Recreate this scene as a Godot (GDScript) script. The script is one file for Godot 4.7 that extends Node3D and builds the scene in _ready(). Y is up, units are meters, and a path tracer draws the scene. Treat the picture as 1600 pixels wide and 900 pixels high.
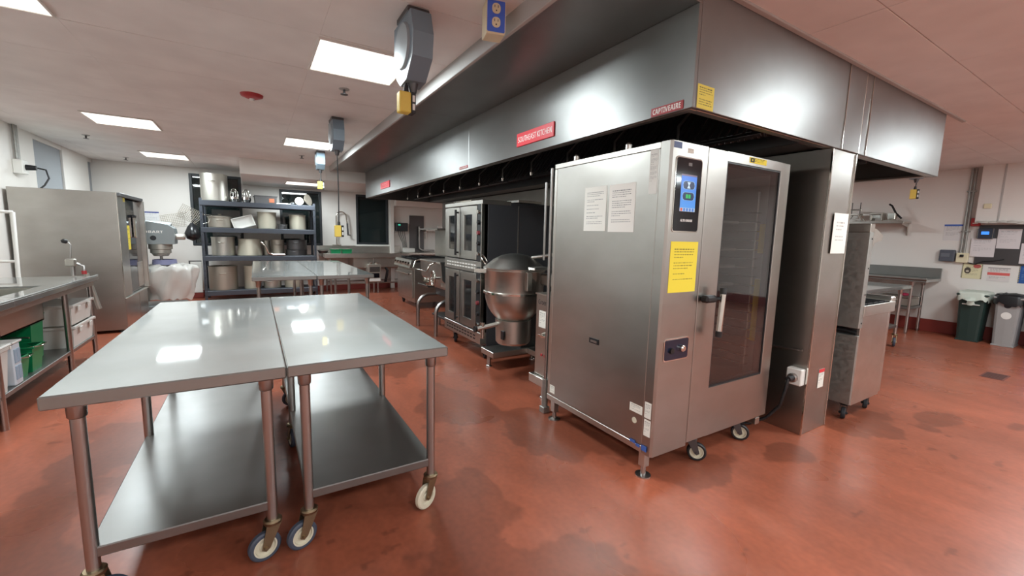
extends Node3D
# A commercial kitchen: red epoxy floor, steel tables, a large steel island hood over ovens, kettle and ranges.
const CEIL := 2.56
const XL := -2.45
const XR := 9.3
const ZB := -10.6
const ZF := 3.2
var M := {}
var taken := {}
var rng := RandomNumberGenerator.new()

# ------------------------------------------------------------------ mesh helpers
func S() -> SurfaceTool:
	var st := SurfaceTool.new()
	st.begin(Mesh.PRIMITIVE_TRIANGLES)
	return st

func uvof(p: Vector3, n: Vector3) -> Vector2:
	var a := n.abs()
	if a.y >= a.x and a.y >= a.z:
		return Vector2(p.x, p.z)
	if a.x >= a.z:
		return Vector2(p.z, p.y)
	return Vector2(p.x, p.y)

func vert(st: SurfaceTool, p: Vector3, n: Vector3, uv: Vector2) -> void:
	st.set_normal(n)
	st.set_uv(uv)
	st.add_vertex(p)

func tri(st: SurfaceTool, a: Vector3, b: Vector3, c: Vector3, na: Vector3, nb: Vector3, nc: Vector3, ua: Vector2, ub: Vector2, uc: Vector2) -> void:
	var g := (b - a).cross(c - a)
	vert(st, a, na, ua)
	if g.dot(na + nb + nc) > 0.0:
		vert(st, c, nc, uc)
		vert(st, b, nb, ub)
	else:
		vert(st, b, nb, ub)
		vert(st, c, nc, uc)

func quad(st: SurfaceTool, a: Vector3, b: Vector3, c: Vector3, d: Vector3, n: Vector3) -> void:
	tri(st, a, b, c, n, n, n, uvof(a, n), uvof(b, n), uvof(c, n))
	tri(st, a, c, d, n, n, n, uvof(a, n), uvof(c, n), uvof(d, n))

# box between two corners, edges chamfered by bev, moved by xf
func box(st: SurfaceTool, lo: Vector3, hi: Vector3, bev := 0.0, xf := Transform3D()) -> void:
	var c := (lo + hi) * 0.5
	var h := ((hi - lo) * 0.5).abs()
	var b: float = minf(bev, minf(h.x, minf(h.y, h.z)) * 0.9)
	for ax in 3:
		var u := (ax + 1) % 3
		var w := (ax + 2) % 3
		for s in [-1.0, 1.0]:
			var n := Vector3.ZERO
			n[ax] = s
			var ps := []
			for k in [[-1, -1], [1, -1], [1, 1], [-1, 1]]:
				var p := Vector3.ZERO
				p[ax] = s * h[ax]
				p[u] = k[0] * (h[u] - b)
				p[w] = k[1] * (h[w] - b)
				ps.append(xf * (c + p))
			quad(st, ps[0], ps[1], ps[2], ps[3], (xf.basis * n).normalized())
	if b <= 0.0:
		return
	for ax in 3:
		var u := (ax + 1) % 3
		var w := (ax + 2) % 3
		for su in [-1.0, 1.0]:
			for sw in [-1.0, 1.0]:
				var n := Vector3.ZERO
				n[u] = su
				n[w] = sw
				var ps := []
				for k in [[-1, 0], [1, 0], [1, 1], [-1, 1]]:
					var p := Vector3.ZERO
					p[ax] = k[0] * (h[ax] - b)
					p[u] = su * (h[u] - (b if k[1] else 0.0))
					p[w] = sw * (h[w] - (0.0 if k[1] else b))
					ps.append(xf * (c + p))
				quad(st, ps[0], ps[1], ps[2], ps[3], (xf.basis * n).normalized())
	for sx in [-1.0, 1.0]:
		for sy in [-1.0, 1.0]:
			for sz in [-1.0, 1.0]:
				var s3 := Vector3(sx, sy, sz)
				var n := (xf.basis * s3).normalized()
				var ps := []
				for ax in 3:
					var p := Vector3.ZERO
					for k in 3:
						p[k] = s3[k] * (h[k] if k == ax else h[k] - b)
					ps.append(xf * (c + p))
				tri(st, ps[0], ps[1], ps[2], n, n, n, uvof(ps[0], n), uvof(ps[1], n), uvof(ps[2], n))

# round tube along a path
func tube(st: SurfaceTool, pts: Array, r: float, n := 10, caps := true, r_end := -1.0) -> void:
	var rings := []
	var dirs := []
	var side := Vector3.ZERO
	for i in pts.size():
		var d: Vector3
		if i == 0:
			d = pts[1] - pts[0]
		elif i == pts.size() - 1:
			d = pts[i] - pts[i - 1]
		else:
			d = (pts[i] - pts[i - 1]).normalized() + (pts[i + 1] - pts[i]).normalized()
		d = d.normalized()
		if side == Vector3.ZERO:
			side = d.cross(Vector3.UP if absf(d.y) < 0.9 else Vector3.RIGHT).normalized()
		side = (side - d * side.dot(d)).normalized()
		var up := d.cross(side)
		var rr := r if r_end < 0.0 else lerpf(r, r_end, float(i) / (pts.size() - 1))
		var ring := []
		for k in n:
			var a := TAU * k / n
			var o := side * cos(a) + up * sin(a)
			ring.append([pts[i] + o * rr, o])
		rings.append(ring)
		dirs.append(d)
	for i in pts.size() - 1:
		for k in n:
			var a: Array = rings[i][k]
			var b: Array = rings[i][(k + 1) % n]
			var c: Array = rings[i + 1][(k + 1) % n]
			var d: Array = rings[i + 1][k]
			var u0 := Vector2(float(k) / n, i * 0.2)
			var u1 := Vector2(float(k + 1) / n, i * 0.2)
			var u2 := Vector2(float(k + 1) / n, i * 0.2 + 0.2)
			var u3 := Vector2(float(k) / n, i * 0.2 + 0.2)
			tri(st, a[0], b[0], c[0], a[1], b[1], c[1], u0, u1, u2)
			tri(st, a[0], c[0], d[0], a[1], c[1], d[1], u0, u2, u3)
	if caps:
		for e in [0, pts.size() - 1]:
			var nn: Vector3 = dirs[e] * (-1.0 if e == 0 else 1.0)
			for k in n:
				tri(st, pts[e], rings[e][k][0], rings[e][(k + 1) % n][0], nn, nn, nn, Vector2(0.5, 0.5), Vector2(0, 0), Vector2(1, 0))

# profile of (radius, height) turned about the y axis of xf
func lathe(st: SurfaceTool, prof: Array, xf := Transform3D(), n := 28, smooth := false) -> void:
	var nr := []
	for i in prof.size() - 1:
		var t: Vector2 = (prof[i + 1] - prof[i]).normalized()
		nr.append(Vector2(t.y, -t.x))
	for i in prof.size() - 1:
		var n0: Vector2 = nr[i]
		var n1: Vector2 = nr[i]
		if smooth:
			if i > 0 and nr[i - 1].dot(nr[i]) > 0.5:
				n0 = (nr[i - 1] + nr[i]).normalized()
			if i < nr.size() - 1 and nr[i + 1].dot(nr[i]) > 0.5:
				n1 = (nr[i + 1] + nr[i]).normalized()
		for k in n:
			var v := []
			var m := []
			var uv := []
			for e in [[i, k, n0], [i, k + 1, n0], [i + 1, k + 1, n1], [i + 1, k, n1]]:
				var a: float = TAU * e[1] / n
				var p: Vector2 = prof[e[0]]
				var q: Vector2 = e[2]
				v.append(xf * Vector3(cos(a) * p.x, p.y, sin(a) * p.x))
				m.append((xf.basis * Vector3(cos(a) * q.x, q.y, sin(a) * q.x)).normalized())
				uv.append(Vector2(float(e[1]) / n * 2.0, p.y))
			if prof[i].x > 1e-5:
				tri(st, v[0], v[1], v[2], m[0], m[1], m[2], uv[0], uv[1], uv[2])
			if prof[i + 1].x > 1e-5:
				tri(st, v[0], v[2], v[3], m[0], m[2], m[3], uv[0], uv[2], uv[3])

# polygon in the xy plane of xf, extruded along its z by depth
func prism(st: SurfaceTool, pts: PackedVector2Array, depth: float, xf := Transform3D()) -> void:
	var idx := Geometry2D.triangulate_polygon(pts)
	var zn := (xf.basis * Vector3(0, 0, 1)).normalized()
	for i in range(0, idx.size(), 3):
		for e in [[0.0, -zn], [depth, zn]]:
			var p := []
			for k in 3:
				var q := pts[idx[i + k]]
				p.append(xf * Vector3(q.x, q.y, e[0]))
			tri(st, p[0], p[1], p[2], e[1], e[1], e[1], uvof(p[0], e[1]), uvof(p[1], e[1]), uvof(p[2], e[1]))
	var area := 0.0
	for i in pts.size():
		area += pts[i].cross(pts[(i + 1) % pts.size()])
	for i in pts.size():
		var a := pts[i]
		var b := pts[(i + 1) % pts.size()]
		var t := (b - a).normalized()
		var n2 := Vector2(t.y, -t.x) * signf(area)
		quad(st, xf * Vector3(a.x, a.y, 0), xf * Vector3(b.x, b.y, 0), xf * Vector3(b.x, b.y, depth), xf * Vector3(a.x, a.y, depth), (xf.basis * Vector3(n2.x, n2.y, 0)).normalized())

# smooth skin over closed rings of points, outside away from the axis point c
func shell(st: SurfaceTool, rings: Array, c: Vector3) -> void:
	var m: int = rings[0].size()
	var nr := []
	for i in rings.size():
		var row := []
		row.resize(m)
		row.fill(Vector3.ZERO)
		nr.append(row)
	for i in rings.size() - 1:
		for k in m:
			var j := (k + 1) % m
			var a: Vector3 = rings[i][k]
			var b: Vector3 = rings[i][j]
			var d: Vector3 = rings[i + 1][k]
			var e: Vector3 = rings[i + 1][j]
			var f := (e - a).cross(d - b)
			if f.dot((a + b + d + e) / 4.0 - c) < 0.0:
				f = -f
			nr[i][k] += f
			nr[i][j] += f
			nr[i + 1][k] += f
			nr[i + 1][j] += f
	for i in rings.size() - 1:
		for k in m:
			var j := (k + 1) % m
			var z := Vector2.ZERO
			tri(st, rings[i][k], rings[i][j], rings[i + 1][j], nr[i][k].normalized(), nr[i][j].normalized(), nr[i + 1][j].normalized(), z, z, z)
			tri(st, rings[i][k], rings[i + 1][j], rings[i + 1][k], nr[i][k].normalized(), nr[i + 1][j].normalized(), nr[i + 1][k].normalized(), z, z, z)

func rounded(w: float, h: float, r: float, k := 5) -> PackedVector2Array:
	var out := PackedVector2Array()
	for c in [[1, 1, 0.0], [-1, 1, 90.0], [-1, -1, 180.0], [1, -1, 270.0]]:
		for i in k + 1:
			var a := deg_to_rad(c[2] + 90.0 * i / k)
			out.append(Vector2(c[0] * (w / 2 - r) + cos(a) * r, c[1] * (h / 2 - r) + sin(a) * r))
	return out

func arc(c: Vector3, u: Vector3, v: Vector3, a0: float, a1: float, k := 8) -> Array:
	var out := []
	for i in k + 1:
		var a := deg_to_rad(lerpf(a0, a1, float(i) / k))
		out.append(c + u * cos(a) + v * sin(a))
	return out

# ------------------------------------------------------------------ node helpers
func put(parent: Node, called: String, st: SurfaceTool, m: Material) -> MeshInstance3D:
	var o := MeshInstance3D.new()
	st.set_material(m)
	o.mesh = st.commit()
	o.name = called
	parent.add_child(o, true)
	return o

func same(parent: Node, called: String, mesh: Mesh, at := Vector3.ZERO) -> MeshInstance3D:
	var o := MeshInstance3D.new()
	o.mesh = mesh
	o.name = called
	parent.add_child(o, true)
	o.position = at
	return o

func pbox(parent: Node, called: String, lo: Vector3, hi: Vector3, m: Material, bev := 0.003) -> MeshInstance3D:
	var st := S()
	box(st, lo, hi, bev)
	return put(parent, called, st, m)

func ptube(parent: Node, called: String, pts: Array, r: float, m: Material, n := 10) -> MeshInstance3D:
	var st := S()
	tube(st, pts, r, n)
	return put(parent, called, st, m)

func plathe(parent: Node, called: String, prof: Array, m: Material, xf := Transform3D(), n := 28, smooth := false) -> MeshInstance3D:
	var st := S()
	lathe(st, prof, xf, n, smooth)
	return put(parent, called, st, m)

func numbered(called: String) -> String:
	var k: int = taken.get(called, -1) + 1
	taken[called] = k
	return called if k == 0 else "%s_%03d" % [called, k]

func tag(o: Node, label: String, category: String, group := "") -> Node:
	o.set_meta("label", label)
	o.set_meta("category", category)
	if group:
		o.set_meta("group", group)
	return o

func thing(called: String, label: String, category: String, at := Vector3.ZERO, turn := 0.0, group := "") -> Node3D:
	var o := Node3D.new()
	o.name = numbered(called)
	add_child(o)
	o.position = at
	o.rotation.y = turn
	tag(o, label, category, group)
	return o

func struct(o: Node) -> Node:
	o.set_meta("kind", "structure")
	return o

# flat printed sheet: lower-left corner, right and up vectors, print on the front
func sheet(parent: Node, called: String, at: Vector3, right: Vector3, up: Vector3, m: Material, thick := 0.0015) -> MeshInstance3D:
	var st := S()
	var n := right.cross(up).normalized()
	var a := at + n * thick
	var ps := [a, a + right, a + right + up, a + up]
	var us := [Vector2(0, 1), Vector2(1, 1), Vector2(1, 0), Vector2(0, 0)]
	tri(st, ps[0], ps[1], ps[2], n, n, n, us[0], us[1], us[2])
	tri(st, ps[0], ps[2], ps[3], n, n, n, us[0], us[2], us[3])
	var e := Vector2(0.01, 0.01)
	var bs := [at, at + right, at + right + up, at + up]
	tri(st, bs[0], bs[1], bs[2], -n, -n, -n, e, e, e)
	tri(st, bs[0], bs[2], bs[3], -n, -n, -n, e, e, e)
	var mid: Vector3 = (bs[0] + bs[2]) * 0.5
	for i in 4:
		var j := (i + 1) % 4
		var sn: Vector3 = ((bs[i] + bs[j]) * 0.5 - mid).normalized()
		tri(st, bs[i], bs[j], ps[j], sn, sn, sn, e, e, e)
		tri(st, bs[i], ps[j], ps[i], sn, sn, sn, e, e, e)
	return put(parent, called, st, m)

func words(parent: Node, called: String, text: String, at: Vector3, right: Vector3, up: Vector3, height: float, m: Material, width := 0.0, bold := true, italic := false) -> MeshInstance3D:
	var f := SystemFont.new()
	f.font_names = PackedStringArray(["Droid Sans"])
	f.font_weight = 700 if bold else 400
	f.font_italic = italic
	var t := TextMesh.new()
	t.font = f
	t.text = text
	t.font_size = 32
	t.pixel_size = 0.01
	t.depth = 0.02
	t.curve_step = 2.0
	t.material = m
	var bb := t.get_aabb()
	var k := height / bb.size.y
	var kx := k if width <= 0.0 else width / bb.size.x
	var o := MeshInstance3D.new()
	o.mesh = t
	o.name = called
	parent.add_child(o, true)
	var r := right.normalized()
	var u := up.normalized()
	var n := r.cross(u)
	var c := bb.get_center()
	o.transform = Transform3D(Basis(r * kx, u * k, n * 0.05), at - r * kx * c.x - u * k * c.y)
	return o

# ------------------------------------------------------------------ materials
func mat(c: Color, rough := 0.6, metal := 0.0) -> StandardMaterial3D:
	var m := StandardMaterial3D.new()
	m.albedo_color = c
	m.roughness = rough
	m.metallic = metal
	return m

func c8(r: int, g: int, b: int) -> Color:
	return Color(r / 255.0, g / 255.0, b / 255.0)

func noise_tex(freq: float, lo: Color, hi: Color, sd: int, oct := 4, size := 512, seamless := true) -> NoiseTexture2D:
	var f := FastNoiseLite.new()
	f.noise_type = FastNoiseLite.TYPE_SIMPLEX_SMOOTH
	f.frequency = freq
	f.seed = sd
	f.fractal_octaves = oct
	var t := NoiseTexture2D.new()
	t.width = size
	t.height = size
	t.seamless = seamless
	t.noise = f
	var g := Gradient.new()
	g.set_color(0, lo)
	g.set_color(1, hi)
	t.color_ramp = g
	return t

func steel(c: Color, rough: float, aniso: float, grain: Vector3, vary := 0.35) -> StandardMaterial3D:
	var m := mat(c, rough, 1.0)
	var lo := 1.0 - vary
	m.roughness = rough / ((1.0 + lo) * 0.5)
	m.roughness_texture = noise_tex(0.03, Color(lo, lo, lo), Color(1, 1, 1), int(rough * 1000) + 7, 4)
	m.albedo_texture = M.smudge
	m.uv1_triplanar = true
	m.uv1_world_triplanar = true
	m.uv1_scale = grain
	if aniso != 0.0:
		m.anisotropy_enabled = true
		m.anisotropy = aniso
	return m

func coat(m: StandardMaterial3D, amount: float, rough: float) -> void:
	m.clearcoat_enabled = true
	m.clearcoat = amount
	m.clearcoat_roughness = rough

func print_image(w: int, h: int, bg: Color, ink: Color, sd: int, margin := 0.1, lines := 14, head := true) -> Image:
	var im := Image.create(w, h, false, Image.FORMAT_RGB8)
	im.fill(bg)
	var r := RandomNumberGenerator.new()
	r.seed = sd
	var step := int(h * (1.0 - 2 * margin) / lines)
	var para := 0
	for i in lines:
		para -= 1
		if para < 0:
			para = r.randi_range(1, 4)
			if i > 0:
				continue
		var x := int(w * margin)
		var end := int(w * (1.0 - margin) * (1.0 if para > 0 else r.randf_range(0.5, 0.9)))
		while x < end - 3:
			var ww := mini(r.randi_range(3, 10), end - x)
			im.fill_rect(Rect2i(x, int(h * margin) + i * step, ww, maxi(1, step / 3 + (1 if head and i == 0 else 0))), bg.lerp(ink, r.randf_range(0.55, 1.0)))
			x += ww + 2
	return im

func paper(im: Image, rough := 0.75) -> StandardMaterial3D:
	var m := mat(Color.WHITE, rough)
	m.albedo_texture = ImageTexture.create_from_image(im)
	return m

func floor_image() -> Image:
	var n := 1024
	var im := Image.create(n, n, false, Image.FORMAT_RGB8)
	var a := FastNoiseLite.new()
	a.seed = 3
	a.frequency = 0.006
	a.fractal_octaves = 4
	var b := FastNoiseLite.new()
	b.seed = 8
	b.frequency = 0.03
	b.fractal_octaves = 3
	var s := FastNoiseLite.new()
	s.seed = 57
	s.frequency = 0.014
	s.fractal_octaves = 5
	var d := FastNoiseLite.new()
	d.seed = 21
	d.frequency = 0.35
	d.fractal_octaves = 1
	# wet patches and mop marks on the red coating: place in metres, half sizes
	var wet := [[1.75, -2.2, 0.35, 0.55], [2.3, -1.45, 0.6, 0.22], [1.3, -3.0, 0.28, 0.8], [0.95, -1.9, 0.25, 0.4], [1.25, -4.3, 0.4, 0.5], [-0.9, -2.5, 0.35, 0.5], [-0.8, -3.4, 0.3, 0.35], [3.9, -1.25, 0.35, 0.22], [5.0, -0.6, 0.25, 0.1], [0.6, -1.2, 0.7, 0.35], [1.9, -5.2, 0.3, 0.6], [4.6, -0.95, 0.3, 0.12], [2.9, -1.3, 0.25, 0.12], [-0.7, -1.6, 0.3, 0.25]]
	for j in n:
		for i in n:
			var x := lerpf(XL, XR, (i + 0.5) / n)
			var z := lerpf(ZB, ZF, (j + 0.5) / n)
			var v := a.get_noise_2d(i, j)
			var w := b.get_noise_2d(i * 2.2, j)
			var k := 1.0 + 0.16 * v + 0.07 * w + 0.05 * d.get_noise_2d(i, j)
			var n2 := s.get_noise_2d(i, j)
			var soak := 0.0
			for p in wet:
				var e: float = 1.0 - Vector2((x - p[0]) / p[2], (z - p[1]) / p[3]).length()
				if e > -0.5:
					soak = maxf(soak, smoothstep(0.0, 0.1, e * 0.7 + n2 * 0.9 - 0.1))
			if b.get_noise_2d(i * 1.3, j * 3.5) > 0.5 and n2 > 0.05:
				soak = maxf(soak, 0.9)
			k *= 1.0 - 0.16 * soak
			var pale := smoothstep(0.25, 0.6, b.get_noise_2d(i * 0.7 + 400, j * 0.7 - 90)) * 0.35 * smoothstep(0.0, 0.4, v)
			var c := Color(0.585 * k, 0.322 * k, 0.236 * k)
			c = c.lerp(Color(0.66, 0.44, 0.38), pale * (1.0 - soak) * 0.6)
			im.set_pixel(i, j, c)
	return im

func make_materials() -> void:
	M.smudge = noise_tex(0.012, Color(0.95, 0.945, 0.935), Color(1, 1, 1), 91, 4)
	M.steel = steel(c8(202, 199, 193), 0.34, 0.0, Vector3(0.6, 0.9, 0.6), 0.15)
	M.steel_panel = steel(c8(180, 177, 172), 0.32, -0.45, Vector3(0.4, 0.7, 0.4), 0.1)
	M.hood = steel(c8(150, 150, 149), 0.38, -0.75, Vector3(0.35, 0.5, 0.35), 0.07)
	M.table = steel(c8(150, 151, 148), 0.5, 0.0, Vector3(0.3, 0.3, 0.3), 0.1)
	coat(M.table, 1.0, 0.04)
	M.shelf = steel(c8(140, 139, 137), 0.45, 0.0, Vector3(0.3, 0.3, 0.3), 0.1)
	coat(M.shelf, 0.4, 0.22)
	M.tube = mat(c8(178, 175, 172), 0.3, 1.0)
	M.chrome = mat(c8(215, 212, 205), 0.12, 1.0)
	M.brass = mat(c8(150, 134, 108), 0.4, 1.0)
	M.galv = steel(c8(170, 170, 166), 0.55, 0.0, Vector3(1.5, 1.5, 1.5))
	M.dark_steel = mat(c8(96, 95, 96), 0.42, 0.85)
	M.oven_side = mat(c8(86, 86, 90), 0.38, 0.6)
	M.black = mat(c8(26, 26, 28), 0.45)
	M.black_gloss = mat(c8(14, 17, 24), 0.08)
	M.rubber = mat(c8(38, 40, 44), 0.7)
	M.rubber_blue = mat(c8(64, 70, 84), 0.6)
	M.cream = mat(c8(206, 198, 176), 0.5)
	M.cast = mat(c8(34, 33, 34), 0.6, 0.3)
	M.alu = mat(c8(186, 182, 173), 0.42, 0.9)
	M.alu_dull = mat(c8(166, 158, 146), 0.5, 0.85)
	M.pot_cream = mat(c8(186, 180, 163), 0.45, 0.45)
	M.wall = mat(c8(224, 219, 213), 0.5)
	M.wall.roughness_texture = noise_tex(0.02, Color(0.75, 0.75, 0.75), Color(1, 1, 1), 5, 3)
	M.wall.uv1_triplanar = true
	M.wall.uv1_world_triplanar = true
	M.bay = mat(c8(150, 154, 158), 0.6)
	M.tile = mat(c8(236, 233, 230), 0.75)
	M.tile.albedo_texture = noise_tex(0.01, Color(0.95, 0.945, 0.945), Color(1, 1, 1), 15, 3)
	M.tile.uv1_triplanar = true
	M.tile.uv1_world_triplanar = true
	M.tile.uv1_scale = Vector3(0.4, 0.4, 0.4)
	M.grid = mat(c8(120, 117, 115), 0.8)
	M.trim = mat(c8(176, 174, 171), 0.6)
	M.base_red = mat(c8(126, 46, 38), 0.45)
	M.rack = mat(c8(62, 66, 74), 0.5, 0.2)
	M.frame_dark = mat(c8(44, 48, 52), 0.45)
	M.white = mat(c8(226, 224, 218), 0.45)
	M.cream_plastic = mat(c8(224, 214, 182), 0.45)
	M.bin_white = mat(c8(218, 214, 208), 0.4)
	M.bin_white.backlight_enabled = true
	M.bin_white.backlight = c8(120, 116, 110)
	M.green = mat(c8(10, 122, 74), 0.4)
	M.can_green = mat(c8(34, 54, 50), 0.45)
	M.can_gray = mat(c8(150, 148, 146), 0.5)
	M.can_blue = mat(c8(46, 78, 158), 0.45)
	M.red = mat(c8(214, 54, 64), 0.4)
	M.red_dull = mat(c8(170, 52, 56), 0.45)
	M.drain = mat(c8(112, 62, 52), 0.6)
	M.drain_bar = mat(c8(84, 52, 46), 0.6)
	M.knob_red = mat(c8(118, 44, 50), 0.5)
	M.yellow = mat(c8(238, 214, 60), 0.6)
	M.yellow_box = mat(c8(222, 192, 84), 0.45)
	M.reel_gray = mat(c8(112, 128, 140), 0.4)
	M.reel_disc = mat(c8(146, 156, 162), 0.5)
	M.blue_plate = mat(c8(70, 108, 214), 0.4)
	M.purple = mat(c8(128, 128, 160), 0.5)
	M.mixer = mat(c8(150, 158, 160), 0.35, 0.35)
	M.bag = mat(Color(0.78, 0.765, 0.74), 0.3)
	M.bag.backlight_enabled = true
	M.bag.backlight = Color(0.4, 0.4, 0.38)
	M.bag_black = mat(c8(28, 28, 30), 0.3)
	M.bag_green = mat(c8(206, 214, 202), 0.35)
	M.bag_green.backlight_enabled = true
	M.bag_green.backlight = Color(0.4, 0.42, 0.4)
	M.copper = mat(c8(190, 120, 92), 0.4, 0.8)
	M.ink = mat(c8(40, 40, 44), 0.7)
	M.ink_white = mat(c8(246, 244, 240), 0.5)
	M.glass_dark = StandardMaterial3D.new()
	M.glass_dark.transparency = BaseMaterial3D.TRANSPARENCY_ALPHA
	M.glass_dark.albedo_color = Color(0.12, 0.13, 0.14, 0.3)
	M.glass_dark.roughness = 0.04
	M.glass_night = StandardMaterial3D.new()
	M.glass_night.transparency = BaseMaterial3D.TRANSPARENCY_ALPHA
	M.glass_night.albedo_color = Color(0.16, 0.2, 0.2, 0.6)
	M.glass_night.roughness = 0.03
	M.glass_lamp = mat(c8(190, 196, 196), 0.15)
	M.lamp = mat(c8(245, 245, 240), 0.5)
	M.lamp.emission_enabled = true
	M.lamp.emission = Color(1.0, 0.985, 0.95)
	M.lamp.emission_energy_multiplier = 1.6
	M.led_green = mat(c8(40, 120, 100), 0.4)
	M.led_green.emission_enabled = true
	M.led_green.emission = c8(80, 230, 190)
	M.led_green.emission_energy_multiplier = 0.7
	M.led_blue = mat(c8(50, 110, 220), 0.4)
	M.led_blue.emission_enabled = true
	M.led_blue.emission = c8(70, 150, 255)
	M.led_blue.emission_energy_multiplier = 0.9
	M.floor = StandardMaterial3D.new()
	M.floor.albedo_texture = ImageTexture.create_from_image(floor_image())
	M.floor.roughness = 0.42
	M.floor.roughness_texture = noise_tex(0.02, Color(0.5, 0.5, 0.5), Color(1, 1, 1), 44, 4)
	M.floor.metallic_specular = 0.5
	M.paper_a = paper(print_image(120, 168, c8(232, 230, 222), c8(120, 120, 122), 4, 0.12, 18))
	M.paper_b = paper(print_image(120, 160, c8(234, 231, 224), c8(110, 110, 112), 9, 0.13, 16))
	M.paper_c = paper(print_image(40, 160, c8(226, 226, 220), c8(120, 120, 120), 12, 0.1, 26))
	M.paper_yellow = paper(print_image(100, 130, c8(240, 220, 66), c8(120, 108, 50), 6, 0.14, 12))
	M.paper_note = paper(print_image(60, 80, c8(226, 222, 214), c8(150, 146, 142), 17, 0.22, 6))
	M.label_a = paper(print_image(60, 36, c8(224, 220, 208), c8(110, 108, 104), 31, 0.12, 6))
	M.label_b = paper(print_image(36, 60, c8(224, 220, 210), c8(90, 90, 92), 32, 0.12, 10))
	M.label_yellow = paper(print_image(70, 60, c8(226, 208, 92), c8(110, 104, 60), 33, 0.1, 8))

# ------------------------------------------------------------------ the place
func _ready() -> void:
	rng.seed = 11
	# camera
	var cam := Camera3D.new()
	var yaw := deg_to_rad(31.45)
	var pitch := deg_to_rad(7.11)
	var roll := deg_to_rad(1.40)
	var fwd := Vector3(sin(yaw) * cos(pitch), -sin(pitch), -cos(yaw) * cos(pitch))
	var rt := Vector3(cos(yaw), 0, sin(yaw))
	var up := rt.cross(fwd)
	var r2 := rt * cos(roll) + up * sin(roll)
	var u2 := -rt * sin(roll) + up * cos(roll)
	cam.transform = Transform3D(Basis(r2, u2, -fwd), Vector3(0, 1.38, 0))
	cam.fov = rad_to_deg(2.0 * atan(450.0 / 656.0))
	cam.near = 0.02
	cam.far = 100.0
	add_child(cam)
	cam.current = true
	# night sky and exposure
	var env := Environment.new()
	env.background_mode = Environment.BG_COLOR
	env.background_color = c8(20, 26, 28)
	env.background_energy_multiplier = 0.4
	env.tonemap_mode = Environment.TONE_MAPPER_LINEAR
	env.tonemap_exposure = 1.0
	env.sdfgi_enabled = true
	env.ssao_enabled = true
	env.ssil_enabled = true
	var we := WorldEnvironment.new()
	we.environment = env
	add_child(we)
	make_materials()
	build_lights()
	build_room()
	build_hood()
	build_tables()
	build_combi()
	build_cook_line()
	build_right_side()
	build_left_side()
	build_back_rack()
	build_back_wall()
	build_ceiling_things()

const LAMP_ENERGY := 5.0
var lamps := [
	[-1.215, -3.2675, CEIL, "square ceiling light panel cut off by the top left corner"],
	[0.685, -3.2675, CEIL, "large bright ceiling light panel beside the nearest cord reel"],
	[-1.215, -6.5425, CEIL, "square ceiling light panel above the tall steel cabinet on the left"],
	[0.685, -6.5425, CEIL, "square ceiling light panel beside the second cord reel"],
	[-1.215, -9.1625, CEIL, "farthest left ceiling light panel near the back wall"],
	[0.85, -9.4, 2.3, "ceiling light panel in the lowered soffit above the pot rack"],
	[-1.215, 1.3175, CEIL, "square ceiling light panel outside the picture, over the aisle behind the camera at left"], [0.685, 1.3175, CEIL, "square ceiling light panel outside the picture, behind the camera over the near tables' aisle"], [2.46, 1.3175, CEIL, "square ceiling light panel outside the picture, behind the camera before the hood corner"],
	[4.25, -0.3, CEIL, "square ceiling light panel outside the picture, facing the hood's front face"], [7.1, -0.33, CEIL, "square ceiling light panel outside the picture, above the floor drain area at right"], [4.2, 2.6275, CEIL, "square ceiling light panel outside the picture, farther right behind the camera position"], [7.01, 2.6275, CEIL, "square ceiling light panel outside the picture, at the far right behind the camera"],
	[7.01, -4.5775, CEIL, "square ceiling light panel outside the picture, behind the hood on the right side"], [7.01, -7.8525, CEIL, "square ceiling light panel outside the picture, at the far back of the right side"],
]

func build_lights() -> void:
	for l in lamps:
		var lab: String = l[3]
		var t := thing("ceiling_light", lab, "ceiling light", Vector3(l[0], l[2], l[1]), 0.0, "recessed ceiling light panels")
		var st := S()
		for s in [-1.0, 1.0]:
			box(st, Vector3(-0.3, -0.012, s * 0.2935 - 0.0065), Vector3(0.3, 0.02, s * 0.2935 + 0.0065), 0.002)
			box(st, Vector3(s * 0.2935 - 0.0065, -0.012, -0.287), Vector3(s * 0.2935 + 0.0065, 0.02, 0.287), 0.002)
		put(t, "frame", st, M.white)
		pbox(t, "diffuser", Vector3(-0.287, -0.006, -0.287), Vector3(0.287, 0.012, 0.287), M.lamp, 0.001)
		var a := AreaLight3D.new()
		a.area_size = Vector2(0.56, 0.56)
		a.light_energy = LAMP_ENERGY
		a.light_color = Color(0.935, 0.985, 1.0)
		a.area_range = 30.0
		a.shadow_enabled = true
		a.rotation.x = -PI / 2
		a.position = Vector3(0, -0.016, 0)
		t.add_child(a)

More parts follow.
